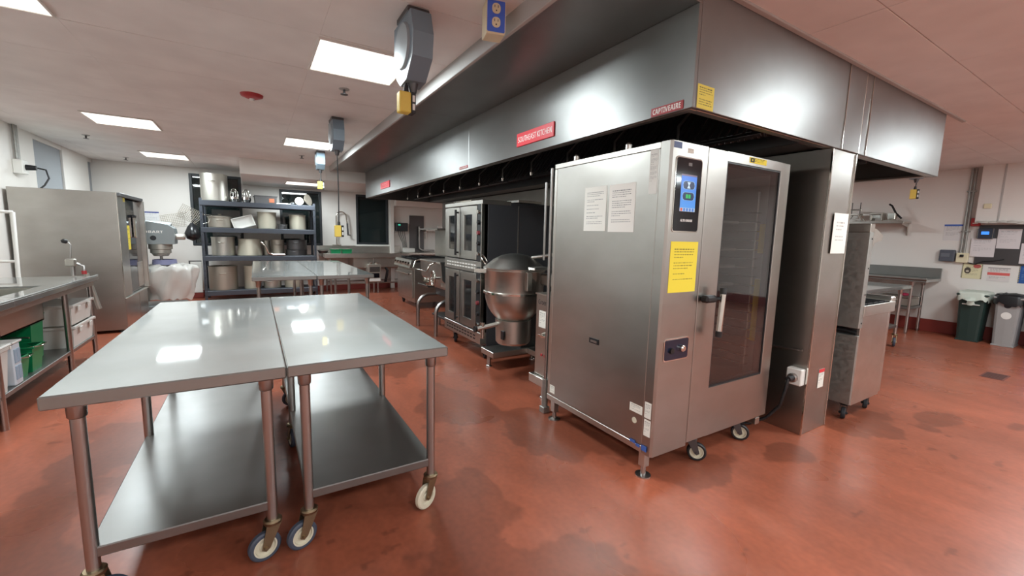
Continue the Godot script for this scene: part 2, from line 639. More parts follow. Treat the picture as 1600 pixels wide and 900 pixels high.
# ------------------------------------------------------------------ room shell
func build_room() -> void:
	# floor, UV 0..1 over the room
	var st := S()
	var n := Vector3.UP
	var ps := [Vector3(XL - 0.4, 0, ZB - 0.2), Vector3(XR + 0.2, 0, ZB - 0.2), Vector3(XR + 0.2, 0, ZF + 0.2), Vector3(XL - 0.4, 0, ZF + 0.2)]
	var us := []
	for p in ps:
		us.append(Vector2((p.x - XL) / (XR - XL), (p.z - ZB) / (ZF - ZB)))
	tri(st, ps[0], ps[1], ps[2], n, n, n, us[0], us[1], us[2])
	tri(st, ps[0], ps[2], ps[3], n, n, n, us[0], us[2], us[3])
	var sub := S()
	box(sub, Vector3(XL - 0.4, -0.15, ZB - 0.2), Vector3(XR + 0.2, -0.004, ZF + 0.2))
	var fl := put(self, "floor", st, M.floor)
	put(fl, "slab", sub, M.base_red)
	struct(fl)
	# floor drain on the right
	var dr := thing("floor_drain", "small square metal drain grate set in the red floor", "drain", Vector3(6.76, 0, -1.02))
	pbox(dr, "frame", Vector3(-0.16, 0.0, -0.09), Vector3(0.16, 0.003, 0.09), M.drain, 0.001)
	for k in 7:
		pbox(dr, "bar", Vector3(-0.14 + k * 0.042, 0.003, -0.075), Vector3(-0.115 + k * 0.042, 0.006, 0.075), M.drain_bar, 0.001)
	# left wall with grey bays between white piers
	var wl := pbox(self, "wall_left", Vector3(XL - 0.3, 0, ZB - 0.2), Vector3(XL - 0.03, 2.75, ZF + 0.2), M.bay, 0.0)
	struct(wl)
	for z in [[-8.2, ZF], [-10.35, -9.2]]:
		pbox(wl, "pier", Vector3(XL - 0.03, 0, z[0]), Vector3(XL, 2.6, z[1]), M.wall, 0.004)
	pbox(wl, "header", Vector3(XL - 0.03, 2.5, -9.2), Vector3(XL - 0.005, 2.6, -8.2), M.wall, 0.002)
	pbox(wl, "header", Vector3(XL - 0.03, 2.5, ZB), Vector3(XL - 0.005, 2.6, -10.35), M.wall, 0.002)
	# back wall around three windows
	st = S()
	var z0 := ZB - 0.18
	var wins := [[-1.07, -0.2, 1.03, 2.45], [0.49, 1.33, 1.05, 2.26], [2.08, 2.84, 1.08, 2.26]]
	var x := XL - 0.3
	for w in wins:
		box(st, Vector3(x, 0, z0), Vector3(w[0], 2.75, ZB))
		box(st, Vector3(w[0], 0, z0), Vector3(w[1], w[2], ZB))
		box(st, Vector3(w[0], w[3], z0), Vector3(w[1], 2.75, ZB))
		x = w[1]
	box(st, Vector3(x, 0, z0), Vector3(XR + 0.2, 2.75, ZB))
	var wb := put(self, "wall_back", st, M.wall)
	struct(wb)
	pbox(wb, "pier", Vector3(2.86, 0.0, ZB), Vector3(2.95, 2.3, ZB + 0.12), M.wall, 0.004)
	pbox(wb, "beam", Vector3(2.95, 2.03, ZB), Vector3(6.0, 2.3, ZB + 0.3), M.wall, 0.006)
	for i in 3:
		var w: Array = wins[i]
		var fr := S()
		var d := 0.05
		box(fr, Vector3(w[0], w[2], ZB - 0.1), Vector3(w[0] + d, w[3], ZB + 0.012), 0.003)
		box(fr, Vector3(w[1] - d, w[2], ZB - 0.1), Vector3(w[1], w[3], ZB + 0.012), 0.003)
		box(fr, Vector3(w[0] + d, w[2], ZB - 0.1), Vector3(w[1] - d, w[2] + d, ZB + 0.012), 0.003)
		box(fr, Vector3(w[0] + d, w[3] - d, ZB - 0.1), Vector3(w[1] - d, w[3], ZB + 0.012), 0.003)
		var wn := put(self, "window_%d" % (i + 1), fr, M.frame_dark)
		struct(wn)
		pbox(wn, "pane", Vector3(w[0] + d, w[2] + d, ZB - 0.05), Vector3(w[1] - d, w[3] - d, ZB - 0.044), M.glass_night, 0.0)
		if i == 2:
			pbox(wn, "sill", Vector3(w[0] - 0.03, w[2] - 0.04, ZB), Vector3(w[1] + 0.02, w[2], ZB + 0.05), M.white, 0.004)
	# right and near walls
	struct(pbox(self, "wall_right", Vector3(XR, 0, ZB - 0.2), Vector3(XR + 0.2, 2.75, ZF + 0.2), M.wall, 0.0))
	struct(pbox(self, "wall_front", Vector3(XL - 0.3, 0, ZF), Vector3(XR + 0.2, 2.75, ZF + 0.2), M.wall, 0.0))
	# red cove bases
	struct(pbox(self, "baseboard_left", Vector3(XL, 0, -8.2), Vector3(XL + 0.014, 0.12, ZF), M.base_red, 0.004))
	struct(pbox(self, "baseboard_back", Vector3(XL, 0, ZB), Vector3(XR, 0.12, ZB + 0.014), M.base_red, 0.004))
	struct(pbox(self, "baseboard_right", Vector3(XR - 0.014, 0, ZB), Vector3(XR, 0.2, ZF), M.base_red, 0.004))
	struct(pbox(self, "baseboard_front", Vector3(XL, 0, ZF - 0.014), Vector3(XR, 0.12, ZF), M.base_red, 0.004))
	# lowered soffit along the back
	st = S()
	box(st, Vector3(-0.17, 2.3, ZB), Vector3(0.54, 2.6, -8.52), 0.004)
	box(st, Vector3(1.16, 2.3, ZB), Vector3(XR, 2.6, -8.52), 0.004)
	box(st, Vector3(0.54, 2.3, ZB), Vector3(1.16, 2.6, -9.71), 0.0)
	box(st, Vector3(0.54, 2.3, -9.09), Vector3(1.16, 2.6, -8.52), 0.0)
	box(st, Vector3(0.54, 2.33, -9.71), Vector3(1.16, 2.6, -9.09), 0.0)
	var so := put(self, "wall_soffit", st, M.wall)
	struct(so)
	# ceiling slab and tiles
	var ce := pbox(self, "ceiling", Vector3(XL - 0.3, CEIL + 0.02, ZB - 0.2), Vector3(XR + 0.2, CEIL + 0.2, ZF + 0.2), M.grid, 0.0)
	struct(ce)
	var zl := []
	var zz := -0.32
	while zz > -8.5:
		zz -= 0.655
	while zz < ZF:
		zl.append(zz)
		zz += 0.655
	zl.append(ZF)
	zl[0] = -8.52
	tiles(ce, [XL, -2.23, -0.92, 0.39, 1.235], zl.filter(func(v): return v < -1.2), 0.0004)
	tiles(ce, [XL, -2.23, -0.92, 0.39, 1.62, 2.76, 3.91, 5.02, 6.15, 7.3, 8.4, XR], [-1.63, -1.345] if false else [-1.33] + zl.filter(func(v): return v > -1.2))
	tiles(ce, [XL, -2.23, -0.92, 0.39, 1.235], [-1.63, -1.33])
	tiles(ce, [5.37, 6.15, 7.3, 8.4, XR], zl.filter(func(v): return v < -1.4) + [-1.33])
	tiles(ce, [XL, -2.23, -0.92, -0.17], [ZB, -10.145, -9.49, -8.835, -8.52])

func tiles(parent: Node, xs: Array, zs: Array, gap := 0.0025) -> void:
	for i in xs.size() - 1:
		for j in zs.size() - 1:
			var spans := [[xs[i], xs[i + 1]]]
			for l in lamps:
				if l[0] > xs[i] and l[0] < xs[i + 1] and l[1] > zs[j] and l[1] < zs[j + 1] and l[2] == CEIL:
					spans = [[xs[i], l[0] - 0.302], [l[0] + 0.302, xs[i + 1]]]
					for e in [[zs[j], l[1] - 0.302], [l[1] + 0.302, zs[j + 1]]]:
						if e[1] - e[0] > 0.015:
							pbox(parent, "tile_strip", Vector3(l[0] - 0.302, CEIL, e[0] + 0.002), Vector3(l[0] + 0.302, CEIL + 0.02, e[1] - 0.002), M.tile, 0.0)
			for s in spans:
				if s[1] - s[0] > 0.03:
					pbox(parent, "tile", Vector3(s[0] + gap, CEIL + rng.randf_range(0.0, 0.0015), zs[j] + 0.002), Vector3(s[1] - gap, CEIL + 0.022, zs[j + 1] - 0.002), M.tile, gap)

# ------------------------------------------------------------------ island hood, partition
func build_hood() -> void:
	var h := thing("exhaust_hood", "long stainless steel island exhaust hood with red signs over the cooking line", "exhaust hood", Vector3(0, 0, 0))
	var zs := [-1.35, -3.826, -6.1, -8.3]
	for i in 3:
		var g := 0.0015
		pbox(h, "side_panel", Vector3(1.81, 2.01, zs[i + 1] + g), Vector3(1.832, 2.475, zs[i] - g), M.hood, 0.002)
		pbox(h, "soffit_panel", Vector3(1.242, 2.475, zs[i + 1] + g), Vector3(1.832, 2.49, zs[i] - g), M.hood, 0.001)
	pbox(h, "side_panel", Vector3(1.832, 2.49, -8.3), Vector3(1.85, 2.58, -1.372), M.hood, 0.0)
	var xs := [1.832, 3.39, 3.65, 3.765, 5.36]
	for i in 4:
		pbox(h, "front_panel", Vector3(xs[i] + 0.001, 2.01, -1.372), Vector3(xs[i + 1] - 0.001, 2.555, -1.35 + (0.004 if i == 1 else 0.0)), M.hood, 0.002)
	for q in [3.39, 3.65, 3.765]:
		pbox(h, "seam_strip", Vector3(q - 0.003, 2.012, -1.3505), Vector3(q + 0.003, 2.55, -1.3445), M.chrome, 0.001)
	pbox(h, "end_panel", Vector3(5.338, 2.01, -8.3), Vector3(5.36, 2.555, -1.372), M.hood, 0.002)
	pbox(h, "rear_panel", Vector3(1.832, 2.01, -8.322), Vector3(5.36, 2.555, -8.3), M.hood, 0.002)
	pbox(h, "top_panel", Vector3(1.832, 2.5, -8.3), Vector3(5.338, 2.52, -1.372), M.dark_steel, 0.0)
	for z in [-1.372, -8.3]:
		pbox(h, "soffit_end", Vector3(1.243, 2.49, z), Vector3(1.832, 2.572, z + 0.02), M.hood, 0.001)
	# folded lip along the lower edge
	pbox(h, "lip", Vector3(1.832, 2.01, -8.29), Vector3(1.88, 2.03, -1.38), M.steel, 0.002)
	pbox(h, "lip", Vector3(1.88, 2.01, -1.42), Vector3(5.33, 2.03, -1.374), M.steel, 0.002)
	pbox(h, "lip", Vector3(5.29, 2.01, -8.29), Vector3(5.338, 2.03, -1.43), M.steel, 0.002)
	# plenum on the partition and sloped baffle filters
	pbox(h, "plenum", Vector3(3.05, 2.02, -8.28), Vector3(3.9, 2.1, -1.45), M.dark_steel, 0.003)
	for side in [-1.0, 1.0]:
		var fm: Mesh = null
		for k in 13:
			if fm == null:
				var st := S()
				var bs := Basis(Vector3(0, 0, -1), deg_to_rad(38.0 * -side))
				var xf := Transform3D(bs, Vector3.ZERO)
				box(st, Vector3(-0.012, -0.3, -0.245), Vector3(0.012, -0.27, 0.245), 0.002, xf)
				box(st, Vector3(-0.012, 0.27, -0.245), Vector3(0.012, 0.3, 0.245), 0.002, xf)
				for q in 8:
					var zc := -0.22 + q * 0.063
					box(st, Vector3(-0.012, -0.27, zc - 0.022), Vector3(0.012, 0.27, zc + 0.022), 0.004, xf)
				st.set_material(M.dark_steel)
				fm = st.commit()
			same(h, "filter", fm, Vector3(3.475 + side * 0.6, 2.27, -1.75 - k * 0.51))
	# fire suppression pipe with drops
	ptube(h, "suppression_pipe", [Vector3(2.55, 2.25, -1.6), Vector3(2.55, 2.25, -8.1)], 0.012, M.tube, 8)
	for k in 11:
		var z := -1.9 - k * 0.58
		ptube(h, "nozzle_drop", [Vector3(2.55, 2.25, z), Vector3(2.42, 2.12, z), Vector3(2.42, 2.02, z)], 0.009, M.tube, 6)
		plathe(h, "nozzle", [Vector2(0.0, -0.03), Vector2(0.011, -0.03), Vector2(0.016, 0.0), Vector2(0.0, 0.0)], M.chrome, Transform3D(Basis(), Vector3(2.42, 2.02, z)), 8)
	# signs on the hood
	var sgn := pbox(self, "kitchen_sign", Vector3(1.8, 2.073, -2.927), Vector3(1.81, 2.174, -2.441), M.red, 0.003)
	tag(sgn, "red plastic sign reading SOUTHEAST KITCHEN on the hood", "sign")
	words(sgn, "lettering", "SOUTHEAST KITCHEN", Vector3(1.7995, 2.123, -2.684), Vector3(0, 0, 1), Vector3.UP, 0.04, M.ink_white, 0.44, false)
	var brand := pbox(self, "maker_badge", Vector3(1.806, 2.014, -1.597), Vector3(1.81, 2.056, -1.402), M.red_dull, 0.001)
	tag(brand, "small red and white CAPTIVEAIRE badge at the near hood corner", "badge")
	words(brand, "lettering", "CAPTIVEAIRE", Vector3(1.8055, 2.035, -1.4995), Vector3(0, 0, 1), Vector3.UP, 0.026, M.ink_white, 0.17, true, true)
	var rs := pbox(self, "small_sign", Vector3(1.8, 2.08, -7.17), Vector3(1.81, 2.18, -6.64), M.red, 0.002)
	tag(rs, "red sign at the far end of the hood's long side", "sign")
	sheet(rs, "lettering", Vector3(1.7995, 2.1, -7.1), Vector3(0, 0, 0.4), Vector3(0, 0.06, 0), paper(print_image(60, 20, c8(206, 92, 96), c8(240, 190, 190), 71, 0.1, 3)), 0.0005)
	var ms := pbox(self, "small_label", Vector3(1.806, 2.03, -4.04), Vector3(1.81, 2.055, -3.845), M.red_dull, 0.001)
	tag(ms, "narrow red label on the lower hood edge beside a panel seam", "label")
	sheet(ms, "lettering", Vector3(1.8058, 2.035, -4.03), Vector3(0, 0, 0.17), Vector3(0, 0.014, 0), paper(print_image(60, 10, c8(200, 180, 176), c8(150, 60, 60), 72, 0.08, 2)), 0.0005)
	var ys := sheet(self, "yellow_sticker", Vector3(1.838, 2.013, -1.35), Vector3(0.128, 0, 0), Vector3(0, 0.11, 0), M.label_yellow)
	tag(ys, "yellow instruction sticker on the hood's front corner", "sticker")
	# white trim between hood and ceiling
	struct(pbox(self, "trim_1", Vector3(1.218, 2.462, -8.52), Vector3(1.242, 2.575, -1.3), M.trim, 0.003))
	struct(pbox(self, "trim_2", Vector3(1.242, 2.55, -1.35), Vector3(5.8, 2.575, -1.318), M.trim, 0.003))
	# steel clad partition under the hood
	var w := pbox(self, "wall_island", Vector3(3.3, 0, -8.2), Vector3(3.65, 2.01, -1.36), M.steel_panel, 0.003)
	struct(w)
	for q in [3.298, 3.652]:
		pbox(w, "corner_strip", Vector3(q - 0.004, 0.0, -1.364), Vector3(q + 0.004, 2.005, -1.352), M.chrome, 0.001)
	ptube(w, "rail", [Vector3(3.285, 0.6, -1.75), Vector3(3.285, 0.62, -1.4)], 0.009, M.tube, 8)
	var note := sheet(self, "paper_note", Vector3(3.41, 1.31, -1.352), Vector3(0.22, 0, 0), Vector3(0, 0.28, 0), M.paper_note)
	tag(note, "white handwritten note taped high on the steel pillar", "note")
	var tg := sheet(self, "warning_tag", Vector3(3.47, 0.325, -1.358), Vector3(0.085, 0, 0), Vector3(0, 0.14, 0), M.label_b)
	tag(tg, "small red and white tag low on the steel pillar", "tag")
	pbox(tg, "red_band", Vector3(3.47, 0.44, -1.3565), Vector3(3.555, 0.465, -1.3555), M.red, 0.0)
	var ob := thing("outlet_box", "grey outlet box with a plug low on the steel pillar", "outlet", Vector3(3.3, 0.43, -1.42))
	pbox(ob, "box", Vector3(-0.06, -0.06, -0.05), Vector3(0, 0.06, 0.05), M.white, 0.006)
	plathe(ob, "socket", [Vector2(0.0, 0.0), Vector2(0.032, 0.0), Vector2(0.032, 0.02), Vector2(0.024, 0.024), Vector2(0.0, 0.024)], M.tube, Transform3D(Basis(Vector3(0, 0, 1), PI / 2), Vector3(-0.06, -0.005, 0)), 16)
	plathe(ob, "plug", [Vector2(0.0, 0.0), Vector2(0.022, 0.0), Vector2(0.018, 0.05), Vector2(0.0, 0.05)], M.black, Transform3D(Basis(Vector3(0, 0, 1), PI / 2), Vector3(-0.084, -0.005, 0)), 12)
	var cord := ptube(self, "power_cord", [Vector3(3.17, 0.425, -1.42), Vector3(3.15, 0.36, -1.42), Vector3(3.16, 0.22, -1.45), Vector3(3.15, 0.1, -1.53), Vector3(3.1, 0.03, -1.62), Vector3(2.98, 0.012, -1.75), Vector3(2.8, 0.012, -1.9)], 0.011, M.black, 8)
	tag(cord, "black power cord curving from the pillar outlet to the floor", "cord")

# ------------------------------------------------------------------ casters and tables
# swivel caster hung from `at`, wheel of radius r on the floor; its fork is the part, wheel and hub its sub-parts
func caster(parent: Node, at: Vector3, r: float, turn: float, tyre: Material, hub: Material, metal: Material, w := 0.028) -> Node3D:
	var st := S()
	var b := Basis(Vector3.UP, turn)
	var c := Vector3(0.035, r - at.y, 0)
	lathe(st, [Vector2(0.0, -0.012), Vector2(0.034, -0.012), Vector2(0.036, 0.0), Vector2(0.03, 0.006), Vector2(0.0, 0.006)], Transform3D(b, Vector3.ZERO), 18)
	for s in [-1.0, 1.0]:
		prism(st, PackedVector2Array([Vector2(-0.028, -0.012), Vector2(0.03, -0.012), Vector2(c.x + 0.016, c.y - 0.004), Vector2(c.x, c.y - 0.016), Vector2(c.x - 0.016, c.y - 0.004)]), 0.004, Transform3D(b, b * Vector3(0, 0, s * (w / 2 + 0.006) - 0.002)))
	box(st, Vector3(-0.028, -0.02, -w / 2 - 0.006), Vector3(0.03, -0.011, w / 2 + 0.006), 0.002, Transform3D(b, Vector3.ZERO))
	lathe(st, [Vector2(0, -w / 2 - 0.014), Vector2(0.008, -w / 2 - 0.014), Vector2(0.008, w / 2 + 0.014), Vector2(0, w / 2 + 0.014)], Transform3D(b * Basis(Vector3.RIGHT, PI / 2), b * c), 10)
	var o := put(parent, "caster", st, metal)
	o.position = at
	var h := w / 2
	var ax := Transform3D(b * Basis(Vector3.RIGHT, PI / 2), b * c)
	plathe(o, "wheel", [Vector2(r * 0.72, -h), Vector2(r * 0.9, -h), Vector2(r, -h * 0.6), Vector2(r, h * 0.6), Vector2(r * 0.9, h), Vector2(r * 0.72, h)], tyre, ax, 28)
	plathe(o, "hub", [Vector2(0.0, -h * 0.7), Vector2(r * 0.3, -h * 0.8), Vector2(r * 0.35, -h * 0.35), Vector2(r * 0.6, -h * 0.35), Vector2(r * 0.63, -h * 0.95), Vector2(r * 0.74, -h * 0.95), Vector2(r * 0.74, h * 0.95), Vector2(r * 0.63, h * 0.95), Vector2(r * 0.6, h * 0.35), Vector2(r * 0.35, h * 0.35), Vector2(r * 0.3, h * 0.8), Vector2(0, h * 0.7)], hub, ax, 24)
	return o

# steel work table; x0..x1, z0 (near) .. z1 (far), legs at (x, z)
func work_table(called: String, label: String, x0: float, x1: float, z0: float, z1: float, top: float, legs: Array, shelf: float, casters: Array, group := "") -> Node3D:
	var cx := (x0 + x1) / 2
	var cz := (z0 + z1) / 2
	var t := thing(called, label, "table", Vector3(cx, 0, cz), 0.0, group)
	var w := x1 - x0
	var d := z0 - z1
	# top with rolled edge and turned-down apron
	var st := S()
	box(st, Vector3(-w / 2, top - 0.045, -d / 2), Vector3(w / 2, top, d / 2), 0.0045)
	put(t, "top", st, M.table)
	var lx0 := 99.0
	var lx1 := -99.0
	var lz0 := -99.0
	var lz1 := 99.0
	var foot := 0.165 if casters.size() else 0.0
	for k in legs.size():
		var p: Vector2 = legs[k]
		var q := Vector3(p.x - cx, 0, p.y - cz)
		lx0 = minf(lx0, q.x)
		lx1 = maxf(lx1, q.x)
		lz0 = maxf(lz0, q.z)
		lz1 = minf(lz1, q.z)
		var lg := ptube(t, "leg", [q + Vector3(0, foot - 0.005 if casters.size() else 0.03, 0), q + Vector3(0, top - 0.05, 0)], 0.0205, M.tube, 18)
		plathe(lg, "socket", [Vector2(0.0, 0.0), Vector2(0.0225, 0.0), Vector2(0.026, 0.005), Vector2(0.027, 0.045), Vector2(0.034, 0.07), Vector2(0.036, 0.08), Vector2(0.0, 0.08)], M.tube, Transform3D(Basis(), q + Vector3(0, top - 0.125, 0)), 18, true)
		if casters.size():
			var e: Array = casters[k % casters.size()]
			caster(t, q + Vector3(0, foot, 0), 0.062, deg_to_rad(e[0]), M.rubber_blue if e[1] else M.cream, M.cream, M.brass)
		else:
			plathe(lg, "foot", [Vector2(0, 0), Vector2(0.016, 0.0), Vector2(0.018, 0.012), Vector2(0.0225, 0.03), Vector2(0.0225, 0.05), Vector2(0, 0.05)], M.tube, Transform3D(Basis(), q), 14)
	if shelf > 0.0:
		pbox(t, "shelf", Vector3(lx0 - 0.012, shelf - 0.04, lz1 - 0.012), Vector3(lx1 + 0.012, shelf, lz0 + 0.012), M.shelf, 0.004)
	return t

func build_tables() -> void:
	var cs := [[180.0, true], [188.0, true], [150.0, false], [200.0, true], [120.0, true], [170.0, false]]
	work_table("work_table", "near left steel work table on casters with an empty lower shelf", -0.585, 0.079, -1.775, -3.73, 0.86,
		[Vector2(-0.54, -1.915), Vector2(0.012, -1.915), Vector2(-0.54, -2.87), Vector2(0.012, -2.87), Vector2(-0.54, -3.62), Vector2(0.012, -3.62)], 0.255, [[0.0, true], [196.0, true], [60.0, true], [230.0, true], [120.0, true], [170.0, true]], "steel work tables in two pairs")
	work_table("work_table", "near right steel work table on casters beside the open aisle", 0.083, 0.745, -1.775, -3.73, 0.86,
		[Vector2(0.152, -1.915), Vector2(0.712, -1.915), Vector2(0.152, -2.87), Vector2(0.712, -2.87), Vector2(0.152, -3.62), Vector2(0.712, -3.62)], 0.255, [[200.0, true], [205.0, false], [100.0, true], [170.0, false], [20.0, true], [80.0, false]], "steel work tables in two pairs")
	work_table("work_table", "left steel table of the farther pair in front of the pot rack", -0.05, 0.597, -5.35, -8.1, 0.86,
		[Vector2(0.01, -5.47), Vector2(0.54, -5.47), Vector2(0.01, -6.7), Vector2(0.54, -6.7), Vector2(0.01, -7.98), Vector2(0.54, -7.98)], 0.25, [[90.0, true]], "steel work tables in two pairs")
	work_table("work_table", "right steel table of the farther pair toward the sink", 0.601, 1.25, -5.35, -8.1, 0.86,
		[Vector2(0.66, -5.47), Vector2(1.19, -5.47), Vector2(0.66, -6.7), Vector2(1.19, -6.7), Vector2(0.66, -7.98), Vector2(1.19, -7.98)], 0.25, [[90.0, true]], "steel work tables in two pairs")

# ------------------------------------------------------------------ combi oven
func build_combi() -> void:
	var t := thing("combi_oven", "tall stainless roll-in combi oven with a blue touch screen and glass door", "oven", Vector3.ZERO)
	var x0 := 1.87
	var x1 := 3.07
	var zf := -1.5
	var zb := -2.5
	var y0 := 0.155
	var y1 := 1.895
	pbox(t, "side_panel", Vector3(x0, y0 + 0.03, zb + 0.03), Vector3(x0 + 0.02, y1 - 0.035, zf - 0.072), M.steel_panel, 0.002)
	pbox(t, "top_rail", Vector3(x0, y1 - 0.033, zb), Vector3(x0 + 0.02, y1, zf - 0.072), M.steel, 0.002)
	pbox(t, "bottom_rail", Vector3(x0 - 0.004, y0 - 0.012, zb), Vector3(x0 + 0.03, y0 + 0.028, zf - 0.072), M.steel, 0.002)
	pbox(t, "corner_post", Vector3(x0, y0 + 0.03, zb), Vector3(x0 + 0.02, y1 - 0.035, zb + 0.028), M.steel, 0.002)
	pbox(t, "side_panel", Vector3(x1 - 0.02, y0, zb), Vector3(x1, y1, zf - 0.072), M.steel_panel, 0.002)
	pbox(t, "rear_panel", Vector3(x0 + 0.02, y0, zb), Vector3(x1 - 0.02, y1, zb + 0.02), M.galv, 0.0)
	pbox(t, "roof", Vector3(x0 + 0.02, y1 - 0.03, zb + 0.02), Vector3(x1 - 0.02, y1, zf - 0.072), M.steel, 0.0)
	pbox(t, "base", Vector3(x0 + 0.03, y0 - 0.01, zb + 0.02), Vector3(x1 - 0.02, y0 + 0.02, zf - 0.072), M.dark_steel, 0.0)
	# folded control column at the front left
	var st := S()
	prism(st, PackedVector2Array([Vector2(x0, -zf + 0.0695), Vector2(x0, -zf + 0.012), Vector2(x0 + 0.012, -zf), Vector2(2.178, -zf), Vector2(2.178, -zf + 0.0695)]), y1 - y0 + 0.015, Transform3D(Basis(Vector3.RIGHT, Vector3(0, 0, -1), Vector3.UP), Vector3(0, y0 - 0.015, 0)))
	put(t, "control_column", st, M.steel_panel)
	# cavity
	pbox(t, "liner", Vector3(2.2, y0 + 0.1, zb + 0.1), Vector3(2.215, y1 - 0.05, zf - 0.075), M.dark_steel, 0.0)
	pbox(t, "liner", Vector3(3.02, y0 + 0.1, zb + 0.1), Vector3(3.035, y1 - 0.05, zf - 0.075), M.steel, 0.0)
	pbox(t, "liner", Vector3(2.215, y0 + 0.1, zb + 0.1), Vector3(3.02, y1 - 0.05, zb + 0.115), M.steel, 0.0)
	pbox(t, "liner", Vector3(2.215, y1 - 0.065, zb + 0.115), Vector3(3.02, y1 - 0.05, zf - 0.075), M.dark_steel, 0.0)
	pbox(t, "liner", Vector3(2.215, y0 + 0.1, zb + 0.115), Vector3(3.02, y0 + 0.115, zf - 0.075), M.dark_steel, 0.0)
	pbox(t, "liner", Vector3(2.178, y0, zf - 0.09), Vector3(2.2, y1, zf - 0.072), M.dark_steel, 0.0)
	# trolley rack inside
	for k in 4:
		var px: float = [2.38, 2.97][k % 2]
		var pz: float = [-1.64, -2.28][k / 2]
		pbox(t, "rack_post", Vector3(px - 0.011, 0.3, pz - 0.011), Vector3(px + 0.011, 1.72, pz + 0.011), M.steel, 0.002)
	for k in 18:
		var y := 0.5 + k * 0.063
		for px in [2.4, 2.975]:
			pbox(t, "tray_slide", Vector3(px - 0.02, y, -2.28), Vector3(px + 0.02, y + 0.008, -1.62), M.chrome, 0.001)
	for k in 5:
		var y: float = [0.98, 1.05, 1.18, 1.3, 1.49][k]
		pbox(t, "tray", Vector3(2.41, y + 0.009, -2.26), Vector3(2.955, y + 0.03, -1.75), M.steel, 0.004)
	# yellow strips added to paint the yellow gleam in the glass at right
	pbox(t, "yellow_gleam", Vector3(2.985, 0.68, -1.62), Vector3(3.019, 1.12, -1.575), M.yellow, 0.004)
	pbox(t, "yellow_gleam", Vector3(2.985, 1.3, -1.62), Vector3(3.019, 1.5, -1.575), M.yellow, 0.004)
	# door: frame around the glass
	var gx0 := 2.367
	var gx1 := 2.96
	var gy0 := 0.47
	var gy1 := 1.84
	var dx0 := 2.186
	st = S()
	box(st, Vector3(dx0, y0, zf - 0.065), Vector3(gx0, y1, zf), 0.003)
	box(st, Vector3(gx1, y0, zf - 0.065), Vector3(x1, y1, zf), 0.003)
	box(st, Vector3(gx0 - 0.0045, y0, zf - 0.065), Vector3(gx1 + 0.0045, gy0, zf - 0.00005), 0.0)
	box(st, Vector3(gx0 - 0.0045, gy1, zf - 0.065), Vector3(gx1 + 0.0045, y1, zf - 0.00005), 0.0)
	var door := put(t, "door", st, M.steel_panel)
	st = S()
	for q in [[gx0, gx0 + 0.01, gy0, gy1], [gx1 - 0.01, gx1, gy0, gy1], [gx0 + 0.01, gx1 - 0.01, gy0, gy0 + 0.01], [gx0 + 0.01, gx1 - 0.01, gy1 - 0.01, gy1]]:
		box(st, Vector3(q[0], q[2], zf - 0.06), Vector3(q[1], q[3], zf - 0.004), 0.0)
	put(door, "gasket", st, M.black)
	pbox(door, "glass", Vector3(gx0 + 0.01, gy0 + 0.01, zf - 0.014), Vector3(gx1 - 0.01, gy1 - 0.01, zf - 0.008), M.glass_dark, 0.0)
	# handle: bracket and slanted bar
	var hb := pbox(door, "handle", Vector3(2.2, 1.02, zf), Vector3(2.3, 1.062, zf + 0.055), M.black, 0.012)
	hb.set_meta("label", "chrome bar handle on a black bracket")
	ptube(door, "handle", [Vector3(2.318, 0.85, zf + 0.065), Vector3(2.33, 1.07, zf + 0.065)], 0.017, M.chrome, 16)
	ptube(door, "handle_end", [Vector3(2.316, 0.815, zf + 0.065), Vector3(2.318, 0.85, zf + 0.065)], 0.019, M.black, 14)
	ptube(door, "handle_end", [Vector3(2.33, 1.07, zf + 0.065), Vector3(2.332, 1.105, zf + 0.06)], 0.019, M.black, 14)
	ptube(door, "handle_post", [Vector3(2.3, 1.04, zf + 0.04), Vector3(2.328, 1.04, zf + 0.06)], 0.013, M.black, 10)
	# yellow hazard label on the door
	var hz := print_image(60, 20, c8(236, 214, 60), c8(40, 40, 30), 50, 0.12, 3)
	hz.fill_rect(Rect2i(3, 3, 14, 14), c8(40, 40, 30))
	hz.fill_rect(Rect2i(8, 6, 4, 7), c8(236, 214, 60))
	sheet(door, "hazard_label", Vector3(2.585, 1.855, zf), Vector3(0.19, 0, 0), Vector3(0, 0.034, 0), paper(hz), 0.0008)
	# display: rim, black glass, screen
	var dc := Vector3(2.02, 1.62, zf)
	st = S()
	prism(st, rounded(0.222, 0.4, 0.02), 0.003, Transform3D(Basis(), dc))
	var disp := put(t, "display", st, M.chrome)
	st = S()
	prism(st, rounded(0.208, 0.386, 0.016), 0.0025, Transform3D(Basis(), dc + Vector3(0, 0, 0.003)))
	put(disp, "black_glass", st, M.black_gloss)
	var im := Image.create(64, 100, false, Image.FORMAT_RGB8)
	for j in 100:
		for i in 64:
			im.set_pixel(i, j, c8(52, 120, 226).lerp(c8(96, 168, 245), float(j) / 100.0))
	im.fill_rect(Rect2i(0, 0, 64, 4), c8(120, 96, 120))
	for oval in [[28, 0], [58, 1]]:
		for j in range(oval[0] - 12, oval[0] + 13):
			for i in range(6, 58):
				var e := pow((i - 32) / 25.0, 4.0) + pow((j - oval[0]) / 11.5, 4.0)
				if e < 1.0:
					im.set_pixel(i, j, c8(24, 44, 84) if e < 0.72 else c8(150, 196, 240))
		if oval[1] == 0:
			for j in range(-8, 9):
				var ww := 2 + int(absf(j) * 0.7)
				im.fill_rect(Rect2i(32 - ww, oval[0] + j, ww * 2, 1), c8(206, 226, 246))
		else:
			im.fill_rect(Rect2i(22, oval[0] - 5, 9, 11), c8(30, 190, 90))
			im.fill_rect(Rect2i(33, oval[0] - 5, 9, 11), c8(30, 190, 90))
	im.fill_rect(Rect2i(0, 90, 64, 10), c8(190, 208, 232))
